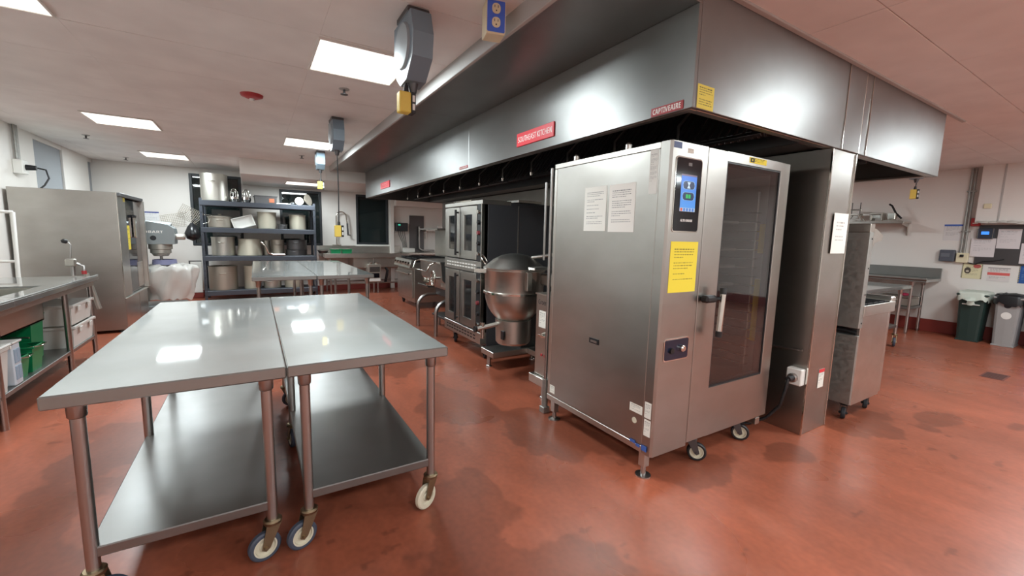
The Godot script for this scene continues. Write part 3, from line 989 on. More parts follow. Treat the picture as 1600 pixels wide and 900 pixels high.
	im.fill_rect(Rect2i(3, 91, 8, 8), c8(226, 90, 60))
	for k in 4:
		im.fill_rect(Rect2i(15 + k * 12, 91, 8, 8), c8(80, 130, 210))
	var scr := mat(Color.BLACK, 0.2)
	scr.emission_enabled = true
	scr.emission = Color.BLACK
	scr.emission_texture = ImageTexture.create_from_image(im)
	scr.emission_energy_multiplier = 0.95
	sheet(disp, "screen", Vector3(1.957, 1.533, zf + 0.0055), Vector3(0.13, 0, 0), Vector3(0, 0.196, 0), scr, 0.0006)
	words(disp, "lettering", "ALTO-SHAAM", dc + Vector3(0.0, -0.135, 0.0058), Vector3.RIGHT, Vector3.UP, 0.014, M.ink_white, 0.1)
	var ic := pbox(disp, "emblem", dc + Vector3(-0.012, 0.155, 0.0055), dc + Vector3(0.018, 0.172, 0.006), M.grid, 0.0)
	ic.set_meta("label", "small grey maker emblem")
	# badge and rating plates
	pbox(t, "badge", Vector3(1.885, 1.858, zf), Vector3(1.95, 1.89, zf + 0.0012), mat(c8(36, 52, 110), 0.4), 0.0005)
	sheet(t, "rating_plate", Vector3(2.0, 1.843, zf), Vector3(0.05, 0, 0), Vector3(0, 0.024, 0), M.label_a, 0.0008)
	# recessed socket panel with a knob
	st = S()
	prism(st, rounded(0.215, 0.13, 0.016), 0.004, Transform3D(Basis(), Vector3(2.022, 0.762, zf)))
	var sp := put(t, "socket_panel", st, M.chrome)
	st = S()
	prism(st, rounded(0.2, 0.116, 0.012), 0.002, Transform3D(Basis(), Vector3(2.022, 0.762, zf + 0.004)))
	put(sp, "plate", st, mat(c8(28, 34, 52), 0.25))
	plathe(sp, "knob", [Vector2(0, 0), Vector2(0.02, 0.0), Vector2(0.02, 0.016), Vector2(0.014, 0.022), Vector2(0, 0.022)], M.chrome, Transform3D(Basis(Vector3.RIGHT, PI / 2), Vector3(2.06, 0.765, zf + 0.006)), 16)
	plathe(sp, "knob", [Vector2(0, 0), Vector2(0.016, 0.0), Vector2(0.016, 0.012), Vector2(0, 0.012)], M.black, Transform3D(Basis(Vector3.RIGHT, PI / 2), Vector3(1.972, 0.758, zf + 0.006)), 14)
	# side details
	pbox(t, "latch", Vector3(x0 - 0.004, 0.69, -2.055), Vector3(x0, 0.725, -1.965), M.black, 0.001)
	pbox(t, "latch_key", Vector3(x0 - 0.006, 0.698, -2.04), Vector3(x0 - 0.004, 0.712, -1.98), M.tube, 0.0)
	for q in [[1.9, -1.63], [1.9, -2.1]]:
		plathe(t, "lug", [Vector2(0, 0), Vector2(0.02, 0), Vector2(0.02, 0.03), Vector2(0.01, 0.042), Vector2(0, 0.042)], M.steel, Transform3D(Basis(), Vector3(1.9, y1, q[1] - 0.2)), 12)
	sheet(t, "sticker", Vector3(x0, 0.365, -1.676), Vector3(0, 0, 0.096), Vector3(0, 0.05, 0), M.label_a, 0.0008)
	sheet(t, "sticker", Vector3(x0, 0.362, -1.564), Vector3(0, 0, 0.046), Vector3(0, 0.094, 0), M.label_b, 0.0008)
	sheet(t, "sticker", Vector3(x0, 0.255, -1.562), Vector3(0, 0, 0.046), Vector3(0, 0.098, 0), M.label_b, 0.0008)
	sheet(t, "sticker", Vector3(x0, 0.205, -2.47), Vector3(0, 0, 0.06), Vector3(0, 0.06, 0), M.label_a, 0.0008)
	plathe(t, "sticker", [Vector2(0, 0), Vector2(0.018, 0), Vector2(0.018, 0.0008), Vector2(0, 0.0008)], M.cream, Transform3D(Basis(Vector3(0, 0, 1), PI / 2), Vector3(x0, 0.315, -1.635)), 16)
	var fm := mat(c8(60, 94, 164), 0.4)
	for q in [[-1.655, -1.615, 0.178, 0.196], [-1.61, -1.58, 0.168, 0.186], [-1.568, -1.53, 0.162, 0.195]]:
		pbox(t, "protective_film", Vector3(x0 - 0.0055, q[2], q[0]), Vector3(x0 - 0.004, q[3], q[1]), fm, 0.0)
	sheet(t, "side_label", Vector3(x0, 1.625, -1.637), Vector3(0, 0, 0.056), Vector3(0, 0.236, 0), M.paper_c, 0.001)
	# legs at the left, casters under the door
	for z in [-1.565, -2.43]:
		pbox(t, "leg", Vector3(x0 + 0.0, 0.06, z - 0.022), Vector3(x0 + 0.044, y0 - 0.01, z + 0.022), M.steel, 0.002)
		plathe(t, "leg_foot", [Vector2(0, 0), Vector2(0.045, 0), Vector2(0.045, 0.006), Vector2(0.016, 0.012), Vector2(0.014, 0.06), Vector2(0, 0.06)], M.tube, Transform3D(Basis(), Vector3(x0 + 0.022, 0, z)), 18)
	caster(t, Vector3(2.3, 0.145, -1.545), 0.058, deg_to_rad(-50), M.black, M.cream, M.dark_steel, 0.034)
	caster(t, Vector3(2.82, 0.145, -1.57), 0.058, deg_to_rad(-58), M.black, M.cream, M.dark_steel, 0.034)
	pbox(t, "door_stop", Vector3(2.95, 0.1, -1.56), Vector3(3.0, 0.15, -1.5), M.steel, 0.003)
	# sheets taped to the oven: things of their own
	tag(sheet(self, "printed_notice", Vector3(x0, 1.422, -2.163), Vector3(0, 0, 0.202), Vector3(0, 0.28, 0), M.paper_a), "left printed white sheet taped to the oven's side", "notice", "sheets taped to the oven side")
	tag(sheet(self, "printed_notice", Vector3(x0, 1.417, -1.937), Vector3(0, 0, 0.209), Vector3(0, 0.283, 0), M.paper_b), "right printed white sheet taped to the oven's side", "notice", "sheets taped to the oven side")
	tag(sheet(self, "yellow_notice", Vector3(1.914, 1.088, zf), Vector3(0.234, 0, 0), Vector3(0, 0.282, 0), M.paper_yellow), "yellow printed sheet below the oven's touch screen", "notice")
	# vertical drain pipe behind the oven edge
	var dp := thing("drain_pipe", "grey steel pipe standing between the oven and the kettle stand", "pipe", Vector3(1.9, 0, -2.57))
	ptube(dp, "pipe", [Vector3(0, 0.24, 0), Vector3(0, 1.88, 0)], 0.014, M.tube, 12)
	ptube(dp, "trap", [Vector3(0, 0.05, 0), Vector3(0, 0.27, 0)], 0.024, M.galv, 12)
	pbox(dp, "bracket", Vector3(-0.03, 1.2, -0.05), Vector3(-0.02, 1.78, -0.03), M.tube, 0.002)
	pbox(dp, "foot", Vector3(-0.03, 0.0, -0.03), Vector3(0.03, 0.05, 0.03), M.galv, 0.004)

# ------------------------------------------------------------------ cooking line under the hood's long side
func build_cook_line() -> void:
	build_kettle()
	build_convection()
	build_skillet()
	build_range()

func build_kettle() -> void:
	var k := Vector3(2.06, 0, -3.33)
	var t := thing("steam_kettle", "round tilting steam kettle with domed lid between the ovens", "kettle", k)
	var prof := []
	prof.append(Vector2(0.0, 0.55))
	for i in 9:
		var a := deg_to_rad(-78.0 + 78.0 * i / 8)
		prof.append(Vector2(0.275 * cos(a), 0.86 + 0.31 * sin(a)))
	prof.append(Vector2(0.28, 1.05))
	prof.append(Vector2(0.288, 1.06))
	prof.append(Vector2(0.288, 1.072))
	prof.append(Vector2(0.268, 1.072))
	prof.append(Vector2(0.262, 0.9))
	plathe(t, "bowl", prof, M.steel, Transform3D(), 40, true)
	plathe(t, "band", [Vector2(0.274, 0.845), Vector2(0.29, 0.85), Vector2(0.29, 0.868), Vector2(0.274, 0.873)], M.chrome, Transform3D(), 40)
	plathe(t, "jacket_base", [Vector2(0.0, 0.37), Vector2(0.15, 0.37), Vector2(0.165, 0.39), Vector2(0.172, 0.6), Vector2(0.0, 0.62)], M.steel, Transform3D(), 32)
	pbox(t, "nameplate", Vector3(-0.165, 0.43, 0.05), Vector3(-0.15, 0.51, 0.1), M.black, 0.002)
	var lid := plathe(t, "lid", [Vector2(0.29, 1.074), Vector2(0.292, 1.085), Vector2(0.27, 1.1), Vector2(0.2, 1.16), Vector2(0.12, 1.2), Vector2(0.04, 1.215), Vector2(0.0, 1.216)], M.steel, Transform3D(), 40, true)
	ptube(lid, "lid_handle", [Vector3(-0.24, 1.11, -0.12), Vector3(-0.28, 1.17, -0.14), Vector3(-0.2, 1.19, -0.26), Vector3(-0.16, 1.13, -0.24)], 0.008, M.chrome, 8)
	ptube(lid, "lid_arm", [Vector3(0.12, 1.18, 0.1), Vector3(0.28, 1.22, 0.25), Vector3(0.42, 1.2, 0.3)], 0.018, M.steel, 10)
	pbox(lid, "lid_arm", Vector3(-0.02, 1.085, 0.2), Vector3(0.16, 1.11, 0.36), M.steel, 0.004)
	# pouring lip
	var st := S()
	prism(st, PackedVector2Array([Vector2(-0.13, 0.0), Vector2(0.13, 0.0), Vector2(0.1, 0.11), Vector2(-0.1, 0.11)]), 0.035, Transform3D(Basis(Vector3(0.53, 0, -0.85), Vector3(-0.85, 0, -0.53), Vector3(0, 1, 0)), Vector3(-0.22, 1.04, -0.13)))
	put(t, "pouring_lip", st, M.chrome)
	ptube(t, "drain_valve", [Vector3(-0.15, 0.56, -0.02), Vector3(-0.36, 0.52, -0.06)], 0.022, M.steel, 12)
	ptube(t, "valve_body", [Vector3(-0.3, 0.58, -0.05), Vector3(-0.3, 0.43, -0.05)], 0.02, M.chrome, 12)
	plathe(t, "valve_knob", [Vector2(0, 0), Vector2(0.03, 0.0), Vector2(0.03, 0.02), Vector2(0, 0.02)], M.black, Transform3D(Basis(Vector3(0, 0, 1), PI / 2), Vector3(-0.36, 0.52, -0.06)), 12)
	# console and stands
	pbox(t, "console", Vector3(-0.06, 0.215, 0.46), Vector3(0.5, 0.9, 0.71), M.steel_panel, 0.004)
	pbox(t, "console_cap", Vector3(-0.066, 0.9, 0.452), Vector3(0.5, 0.912, 0.715), M.steel, 0.002)
	words(t, "lettering", "Groen", Vector3(-0.0605, 0.84, 0.55), Vector3(0, 0, 1), Vector3.UP, 0.04, M.ink, 0.12, false)
	sheet(t, "rating_plate", Vector3(-0.06, 0.63, 0.505), Vector3(0, 0, 0.1), Vector3(0, 0.14, 0), M.label_b, 0.001)
	plathe(t, "dial", [Vector2(0, 0), Vector2(0.028, 0.0), Vector2(0.02, 0.03), Vector2(0, 0.03)], M.chrome, Transform3D(Basis(Vector3(0, 0, 1), PI / 2), Vector3(-0.06, 0.57, 0.59)), 16)
	pbox(t, "dial_lever", Vector3(-0.1, 0.562, 0.55), Vector3(-0.09, 0.58, 0.66), M.chrome, 0.003)
	for q in [0.56, 0.61]:
		plathe(t, "indicator", [Vector2(0, 0), Vector2(0.011, 0.0), Vector2(0.011, 0.008), Vector2(0, 0.008)], M.red_dull, Transform3D(Basis(Vector3(0, 0, 1), PI / 2), Vector3(-0.06, 0.4, q)), 12)
	pbox(t, "trunnion", Vector3(0.1, 0.95, 0.27), Vector3(0.22, 1.05, 0.5), M.steel, 0.01)
	pbox(t, "trunnion_bracket", Vector3(-0.05, 0.9, 0.27), Vector3(0.0, 1.06, 0.3), M.steel, 0.003)
	pbox(t, "support", Vector3(0.3, 0.2, -0.5), Vector3(0.56, 1.02, -0.33), M.dark_steel, 0.004)
	pbox(t, "base_frame", Vector3(-0.09, 0.14, 0.42), Vector3(0.62, 0.213, 0.74), M.steel, 0.004)
	pbox(t, "base_frame", Vector3(-0.06, 0.14, -0.54), Vector3(0.62, 0.2, -0.28), M.steel, 0.004)
	pbox(t, "base_frame", Vector3(0.36, 0.14, -0.28), Vector3(0.62, 0.2, 0.42), M.steel, 0.004)
	for p in [[0.0, 0.52], [0.0, -0.47], [0.55, 0.52], [0.55, -0.47]]:
		plathe(t, "leg", [Vector2(0, 0), Vector2(0.032, 0), Vector2(0.03, 0.012), Vector2(0.022, 0.02), Vector2(0.022, 0.145), Vector2(0, 0.145)], M.tube, Transform3D(Basis(), Vector3(p[0], 0, p[1])), 14)

func build_convection() -> void:
	var x := 2.03
	var t := thing("convection_oven", "double-stacked steel convection oven with four glass doors on casters", "oven", Vector3(x, 0, -4.45))
	var w := 0.5
	pbox(t, "body", Vector3(0.07, 0.17, -w), Vector3(1.12, 1.73, w), M.oven_side, 0.004)
	pbox(t, "top_cap", Vector3(0.0, 1.7, -w), Vector3(0.35, 1.745, w + 0.003), M.steel, 0.003)
	pbox(t, "seam_strip", Vector3(0.44, 0.2, w), Vector3(0.452, 1.7, w + 0.003), M.tube, 0.0)
	for d in [[1.1, 1.7], [0.33, 0.97]]:
		var y0: float = d[0]
		var y1: float = d[1]
		pbox(t, "front_frame", Vector3(0.03, y0, -w), Vector3(0.07, y1, w), M.dark_steel, 0.002)
		var zz := [[-0.49, -0.07], [-0.05, 0.37]]
		for q in 2:
			var z0: float = zz[q][0]
			var z1: float = zz[q][1]
			var st := S()
			var a := z0 + 0.1
			var b := z1 - 0.11
			box(st, Vector3(0.0, y0 + 0.01, z0), Vector3(0.03, y1 - 0.01, a), 0.003)
			box(st, Vector3(0.0, y0 + 0.01, b), Vector3(0.03, y1 - 0.01, z1), 0.003)
			box(st, Vector3(0.0, y0 + 0.01, a - 0.004), Vector3(0.0298, y0 + 0.1, b + 0.004), 0.0)
			box(st, Vector3(0.0, y1 - 0.1, a - 0.004), Vector3(0.0298, y1 - 0.01, b + 0.004), 0.0)
			var dr := put(t, "door", st, M.steel)
			pbox(dr, "glass", Vector3(0.01, y0 + 0.1, a), Vector3(0.016, y1 - 0.1, b), M.glass_dark, 0.0)
			if q == 0:
				ptube(dr, "handle", [Vector3(-0.035, y0 + 0.04, z1 - 0.03), Vector3(-0.035, y1 - 0.04, z1 - 0.03)], 0.014, M.black, 10)
				for e in [y0 + 0.07, y1 - 0.07]:
					ptube(dr, "handle_post", [Vector3(0.0, e, z1 - 0.03), Vector3(-0.035, e, z1 - 0.03)], 0.01, M.black, 8)
		pbox(t, "control_panel", Vector3(0.0, y0, 0.39), Vector3(0.03, y1, 0.485), M.black, 0.002)
		for k in 5:
			var yy := lerpf(y0 + 0.08, y1 - 0.08, k / 4.0)
			plathe(t, "knob", [Vector2(0, 0), Vector2(0.024, 0), Vector2(0.02, 0.022), Vector2(0, 0.022)], M.knob_red if k == 2 else (M.chrome if k % 2 == 0 else M.cast), Transform3D(Basis(Vector3(0, 0, 1), PI / 2), Vector3(0, yy, 0.435)), 12)
		pbox(t, "edge_strip", Vector3(-0.004, y0, 0.486), Vector3(0.07, y1, 0.5), M.chrome, 0.001)
	# vent bands with slots
	for b in [[0.975, 1.095, 11], [0.2, 0.325, 11]]:
		var bd := pbox(t, "vent_band", Vector3(-0.004, b[0], -w), Vector3(0.07, b[1], w), M.steel, 0.003)
		for r in 2:
			for k in b[2]:
				pbox(bd, "slot", Vector3(-0.006, b[0] + 0.035 + r * 0.035, -0.42 + k * 0.075), Vector3(-0.003, b[0] + 0.049 + r * 0.035, -0.37 + k * 0.075), M.cast if b[0] < 0.5 else M.white, 0.0)
	for p in [[0.12, 0.4], [0.12, -0.42], [0.95, 0.4], [0.95, -0.42]]:
		caster(t, Vector3(p[0], 0.17, p[1]), 0.06, deg_to_rad(70), M.rubber, M.cast, M.cast, 0.036)
	# pans left lying on top
	for q in [[0.25, 1.745, -0.18, 0.02, "steel sheet pan lying on the front of the convection oven"], [0.62, 1.745, 0.2, 0.12, "longer steel sheet pan lying farther back on the convection oven"]]:
		var p := thing("sheet_pan", q[4], "pan", Vector3(x + q[0], q[1] if q[0] > 0.3 else q[1], -4.45 + q[2]), q[3])
		pbox(p, "bottom", Vector3(-0.16, 0.0, -0.22), Vector3(0.16, 0.004, 0.22), M.chrome, 0.001)
		for s in [-1.0, 1.0]:
			pbox(p, "rim", Vector3(-0.17, 0.0, s * 0.225 - 0.005), Vector3(0.17, 0.028, s * 0.225 + 0.005), M.chrome, 0.002)
			pbox(p, "rim", Vector3(s * 0.165 - 0.005, 0.0, -0.22), Vector3(s * 0.165 + 0.005, 0.028, 0.22), M.chrome, 0.002)

func build_skillet() -> void:
	var t := thing("tilting_skillet", "steel tilting skillet with a handwheel on curved tube legs", "skillet", Vector3(2.35, 0, -5.75))
	var st := S()
	# pan with slanted underside
	prism(st, PackedVector2Array([Vector2(-0.22, 0.97), Vector2(-0.2, 0.75), Vector2(-0.05, 0.58), Vector2(0.35, 0.58), Vector2(0.6, 0.7), Vector2(0.6, 0.97)]), 0.84, Transform3D(Basis(), Vector3(0, 0, -0.42)))
	put(t, "pan", st, M.steel)
	pbox(t, "cover", Vector3(-0.24, 0.972, -0.43), Vector3(0.6, 1.0, 0.43), M.steel, 0.006)
	ptube(t, "cover_handle", [Vector3(-0.2, 1.0, -0.4), Vector3(-0.3, 0.97, -0.4), Vector3(-0.34, 0.86, -0.4), Vector3(-0.34, 0.86, 0.2), Vector3(-0.32, 0.95, 0.26), Vector3(-0.24, 0.99, 0.26)], 0.012, M.chrome, 8)
	pbox(t, "spout", Vector3(-0.3, 0.62, -0.3), Vector3(-0.19, 0.65, 0.1), M.chrome, 0.004)
	for q in [-0.24, -0.12]:
		plathe(t, "knob", [Vector2(0, 0), Vector2(0.035, 0), Vector2(0.03, 0.03), Vector2(0, 0.03)], M.chrome, Transform3D(Basis(Vector3(0, 0, 1), PI / 2), Vector3(-0.2, 0.7, q)), 14)
	# handwheel
	var hc := Vector3(-0.3, 0.78, 0.33)
	var ring := arc(hc, Vector3(0, 0.1, 0), Vector3(0, 0, 0.075), 0, 360, 20)
	var wh := ptube(t, "handwheel", ring, 0.012, M.chrome, 8)
	ptube(wh, "spoke", [hc + Vector3(0, 0.1, 0), hc - Vector3(0, 0.1, 0)], 0.008, M.chrome, 6)
	ptube(wh, "spoke", [hc + Vector3(0, 0, 0.075), hc - Vector3(0, 0, 0.075)], 0.008, M.chrome, 6)
	ptube(wh, "shaft", [hc, hc + Vector3(0.2, 0, 0)], 0.014, M.tube, 8)
	pbox(t, "gear_box", Vector3(-0.16, 0.62, 0.24), Vector3(0.12, 0.95, 0.42), M.steel, 0.02)
	# frame with two curved legs
	for z in [-0.27, 0.46]:
		var pts := [Vector3(-0.31, 0.0, z)]
		pts.append_array(arc(Vector3(-0.14, 0.3, z), Vector3(-0.17, 0, 0), Vector3(0, 0.17, 0), 0, 90, 8))
		pts.append(Vector3(0.45, 0.47, z))
		ptube(t, "leg", pts, 0.026, M.tube, 14)
		ptube(t, "rear_leg", [Vector3(0.45, 0.0, z), Vector3(0.45, 0.5, z)], 0.024, M.tube, 12)
	pbox(t, "cross_beam", Vector3(-0.02, 0.46, -0.3), Vector3(0.4, 0.58, 0.48), M.dark_steel, 0.006)
	pbox(t, "base_tray", Vector3(-0.1, 0.16, -0.24), Vector3(0.45, 0.19, 0.43), M.dark_steel, 0.003)
	for z in [-0.2, 0.38]:
		ptube(t, "tray_leg", [Vector3(0.0, 0.0, z), Vector3(0.0, 0.17, z)], 0.02, M.tube, 10)

func build_range() -> void:
	var t := thing("gas_range", "steel gas range with round knobs and tall back riser at the far end", "range", Vector3(2.4, 0, -7.85))
	pbox(t, "body", Vector3(0.03, 0.12, -0.5), Vector3(0.85, 0.86, 0.5), M.steel, 0.004)
	var st := S()
	prism(st, PackedVector2Array([Vector2(-0.06, 0.76), Vector2(0.03, 0.74), Vector2(0.03, 0.9), Vector2(-0.02, 0.9)]), 1.0, Transform3D(Basis(), Vector3(0, 0, -0.5)))
	put(t, "control_panel", st, M.steel)
	for k in 6:
		plathe(t, "knob", [Vector2(0, 0), Vector2(0.034, 0), Vector2(0.03, 0.035), Vector2(0, 0.038)], M.chrome, Transform3D(Basis(Vector3(0, 0, 1), PI / 2), Vector3(-0.04, 0.83, -0.42 + k * 0.165)), 14)
	pbox(t, "oven_door", Vector3(-0.005, 0.2, -0.46), Vector3(0.03, 0.7, 0.46), M.steel, 0.006)
	ptube(t, "door_handle", [Vector3(-0.045, 0.64, -0.4), Vector3(-0.045, 0.64, 0.4)], 0.014, M.chrome, 10)
	for z in [-0.36, 0.36]:
		ptube(t, "handle_post", [Vector3(-0.005, 0.64, z), Vector3(-0.045, 0.64, z)], 0.01, M.chrome, 8)
	pbox(t, "cooktop", Vector3(0.03, 0.86, -0.5), Vector3(0.85, 0.9, 0.5), M.cast, 0.004)
	for i in 2:
		for j in 3:
			var g := S()
			var c := Vector3(0.24 + i * 0.38, 0.91, -0.33 + j * 0.33)
			for q in 4:
				var o := -0.12 + q * 0.08
				box(g, c + Vector3(-0.16, 0, o - 0.006), c + Vector3(0.16, 0.022, o + 0.006), 0.002)
			box(g, c + Vector3(-0.16, 0, -0.14), c + Vector3(-0.148, 0.022, 0.14), 0.002)
			box(g, c + Vector3(0.148, 0, -0.14), c + Vector3(0.16, 0.022, 0.14), 0.002)
			put(t, "grate", g, M.cast)
	pbox(t, "back_riser", Vector3(0.8, 0.9, -0.5), Vector3(0.85, 1.45, 0.5), M.steel, 0.004)
	pbox(t, "high_shelf", Vector3(0.45, 1.45, -0.5), Vector3(0.85, 1.48, 0.5), M.steel, 0.004)
	for p in [[0.1, 0.42], [0.1, -0.42], [0.75, 0.42], [0.75, -0.42]]:
		caster(t, Vector3(p[0], 0.125, p[1]), 0.045, deg_to_rad(60), M.rubber, M.cast, M.cast, 0.03)

# ------------------------------------------------------------------ right side of the room
func build_right_side() -> void:
	# range on the far side of the partition, its galvanised back and brown-reflecting side toward us
	var t := thing("back_range", "grey range with a tall backguard standing beyond the steel pillar", "range", Vector3(3.9, 0, -1.3))
	pbox(t, "side_panel", Vector3(0.03, 0.12, -0.02), Vector3(0.56, 0.86, 0.0), M.steel, 0.003)
	pbox(t, "body", Vector3(0.03, 0.12, -0.9), Vector3(0.56, 0.86, -0.02), M.dark_steel, 0.003)
	pbox(t, "front_panel", Vector3(0.56, 0.14, -0.9), Vector3(0.6, 0.92, 0.0), M.steel, 0.004)
	pbox(t, "rear_panel", Vector3(0.0, 0.13, -0.9), Vector3(0.028, 0.68, 0.0), M.galv, 0.002)
	pbox(t, "flue_riser", Vector3(-0.02, 0.74, -0.9), Vector3(0.045, 1.47, 0.004), M.galv, 0.003)
	pbox(t, "riser_cap", Vector3(-0.025, 1.47, -0.9), Vector3(0.05, 1.53, 0.004), M.steel, 0.003)
	var st := S()
	prism(st, PackedVector2Array([Vector2(0.04, 1.34), Vector2(0.07, 1.39), Vector2(0.2, 1.41), Vector2(0.21, 1.45), Vector2(0.1, 1.49), Vector2(0.04, 1.5)]), 0.9, Transform3D(Basis(), Vector3(0, 0, -0.895)))
	put(t, "high_shelf", st, M.steel)
	for k in 4:
		var y: float = [0.78, 1.0, 1.2, 1.42][k]
		plathe(t, "rivet", [Vector2(0, 0), Vector2(0.006, 0), Vector2(0.006, 0.003), Vector2(0, 0.003)], M.cast, Transform3D(Basis(Vector3.RIGHT, PI / 2), Vector3(0.02, y, 0.004)), 8)
	pbox(t, "cooktop", Vector3(0.03, 0.86, -0.9), Vector3(0.62, 0.9, -0.003), M.cast, 0.003)
	for j in 3:
		var g := S()
		for q in 5:
			box(g, Vector3(0.06 + q * 0.11, 0.9, -0.28 - j * 0.29), Vector3(0.075 + q * 0.11, 0.925, -0.02 - j * 0.29), 0.002)
		for q in [-0.03, -0.15, -0.27]:
			box(g, Vector3(0.05, 0.9, q - 0.008 - j * 0.29), Vector3(0.55, 0.92, q + 0.008 - j * 0.29), 0.002)
		put(t, "grate", g, M.cast)
	pbox(t, "side_rail", Vector3(0.03, 0.83, 0.001), Vector3(0.64, 0.915, 0.012), M.steel, 0.003)
	pbox(t, "front_rail", Vector3(0.6, 0.9, -0.9), Vector3(0.68, 0.955, 0.0), M.steel, 0.01)
	ptube(t, "gas_pipe", [Vector3(0.03, 0.7, -0.3), Vector3(0.02, 0.71, -0.1), Vector3(0.03, 0.7, -0.02)], 0.018, M.black, 8)
	for p in [[0.08, -0.06], [0.5, -0.06], [0.08, -0.82], [0.5, -0.82]]:
		caster(t, Vector3(p[0], 0.12, p[1]), 0.045, deg_to_rad(200), M.rubber, M.cast, M.cast, 0.03)
	# mobile table and wall counter
	work_table("prep_table", "mobile steel table standing behind the grey range on the right", 5.9, 7.55, -2.0, -2.75, 0.845,
		[Vector2(6.0, -2.08), Vector2(7.45, -2.08), Vector2(6.0, -2.66), Vector2(7.45, -2.66)], 0.3, [[200.0, true]])
	var c := work_table("steel_counter", "steel counter with backsplash along the right wall under the shelf", 8.6, 9.27, -2.12, -4.2, 0.87,
		[Vector2(8.68, -2.3), Vector2(9.2, -2.3), Vector2(8.68, -4.1), Vector2(9.2, -4.1)], 0.42, [])
	c.set_meta("category", "counter")
	pbox(c, "backsplash", Vector3(0.305, 0.87, -1.04), Vector3(0.335, 1.03, 1.04), M.table, 0.004)
	ptube(c, "rolled_edge", [Vector3(-0.335, 0.872, -1.04), Vector3(-0.335, 0.872, 1.04)], 0.018, M.table, 10)
	var bin := thing("metal_bin", "shallow steel pan on the shelf under the wall counter", "pan", Vector3(8.9, 0.42, -2.5))
	pbox(bin, "body", Vector3(-0.17, 0.0, -0.2), Vector3(0.2, 0.14, 0.2), M.alu, 0.015)
	pbox(bin, "rim", Vector3(-0.19, 0.14, -0.22), Vector3(0.22, 0.15, 0.22), M.alu, 0.003)
	pbox(bin, "handle", Vector3(-0.2, 0.07, -0.08), Vector3(-0.168, 0.085, 0.08), M.chrome, 0.004)
	var rag := thing("red_cloth", "small crumpled pink cloth above the pan under the counter", "cloth", Vector3(8.86, 0.575, -2.42))
	var rp := []
	for i in 7:
		rp.append(Vector2(0.06 * sin(PI * i / 6.0) + 0.012 * (i % 2), 0.05 * i / 6.0))
	rp[0] = Vector2(0, 0)
	rp[6] = Vector2(0, 0.05)
	plathe(rag, "cloth", rp, mat(c8(222, 70, 110), 0.8), Transform3D(), 9)
	plathe(rag, "fold", rp, mat(c8(206, 60, 100), 0.8), Transform3D(Basis(Vector3(1, 0, 0), 0.4).scaled(Vector3(0.6, 0.8, 0.6)), Vector3(0.03, 0.0, 0.05)), 7)
	# wall shelf with utensils
	var s := thing("wall_shelf", "steel wall shelf holding kitchen gadgets on the right wall", "shelf", Vector3(9.3, 1.74, -3.0))
	pbox(s, "board", Vector3(-0.34, 0.0, -0.75), Vector3(-0.005, 0.025, 0.42), M.steel, 0.004)
	pbox(s, "front_edge", Vector3(-0.35, -0.01, -0.75), Vector3(-0.338, 0.03, 0.42), M.steel, 0.003)
	for z in [-0.5, 0.38]:
		st = S()
		prism(st, PackedVector2Array([Vector2(-0.3, 0.0), Vector2(-0.005, 0.0), Vector2(-0.005, -0.2), Vector2(-0.04, -0.2), Vector2(-0.06, -0.06), Vector2(-0.3, -0.02)]), 0.012, Transform3D(Basis(), Vector3(0, 0, z)))
		put(s, "bracket", st, M.steel)
	gadget_frame("wire_stand", "tall chrome frame with black uprights on the wall shelf", Vector3(9.13, 1.765, -3.3), 0.3)
	var cu := thing("steel_cutter", "square steel cutter head in the middle of the wall shelf", "cutter", Vector3(9.13, 1.765, -2.98))
	pbox(cu, "base", Vector3(-0.09, 0.0, -0.09), Vector3(0.09, 0.02, 0.09), M.alu, 0.004)
	for q in [-0.07, 0.07]:
		pbox(cu, "post", Vector3(-0.08, 0.02, q - 0.012), Vector3(0.08, 0.13, q + 0.012), M.alu, 0.003)
	pbox(cu, "head", Vector3(-0.09, 0.12, -0.09), Vector3(0.09, 0.15, 0.09), M.alu, 0.004)
	pbox(cu, "blade_plate", Vector3(-0.06, 0.06, -0.058), Vector3(-0.05, 0.11, 0.058), M.chrome, 0.0)
	var ju := thing("lever_press", "hand press with a raised black lever on the wall shelf", "press", Vector3(9.13, 1.765, -2.78))
	pbox(ju, "base", Vector3(-0.1, 0.0, -0.1), Vector3(0.1, 0.025, 0.1), M.alu, 0.005)
	ptube(ju, "body", [Vector3(0, 0.02, -0.02), Vector3(0, 0.13, 0.02)], 0.055, M.alu, 14)
	pbox(ju, "jaw", Vector3(-0.08, 0.04, -0.05), Vector3(-0.05, 0.14, 0.05), M.chrome, 0.004)
	ptube(ju, "lever", [Vector3(-0.02, 0.05, 0.12), Vector3(-0.02, 0.14, 0.04), Vector3(-0.02, 0.26, -0.02), Vector3(-0.02, 0.29, -0.06)], 0.014, M.cast, 10)
	# trash cans
	trash("trash_can", "dark green slim trash can with a pale liner against the right wall", -1.68, 0.3, M.can_green, M.bag_green, true)
	trash("trash_can", "grey slim trash can with a black liner and round stickers", -1.33, 0.27, M.can_gray, M.bag_black, false)
	trash("trash_can", "blue recycling can cut off by the right edge of the photo", -1.0, 0.27, M.can_blue, M.bag_green, false)
	wall_items()

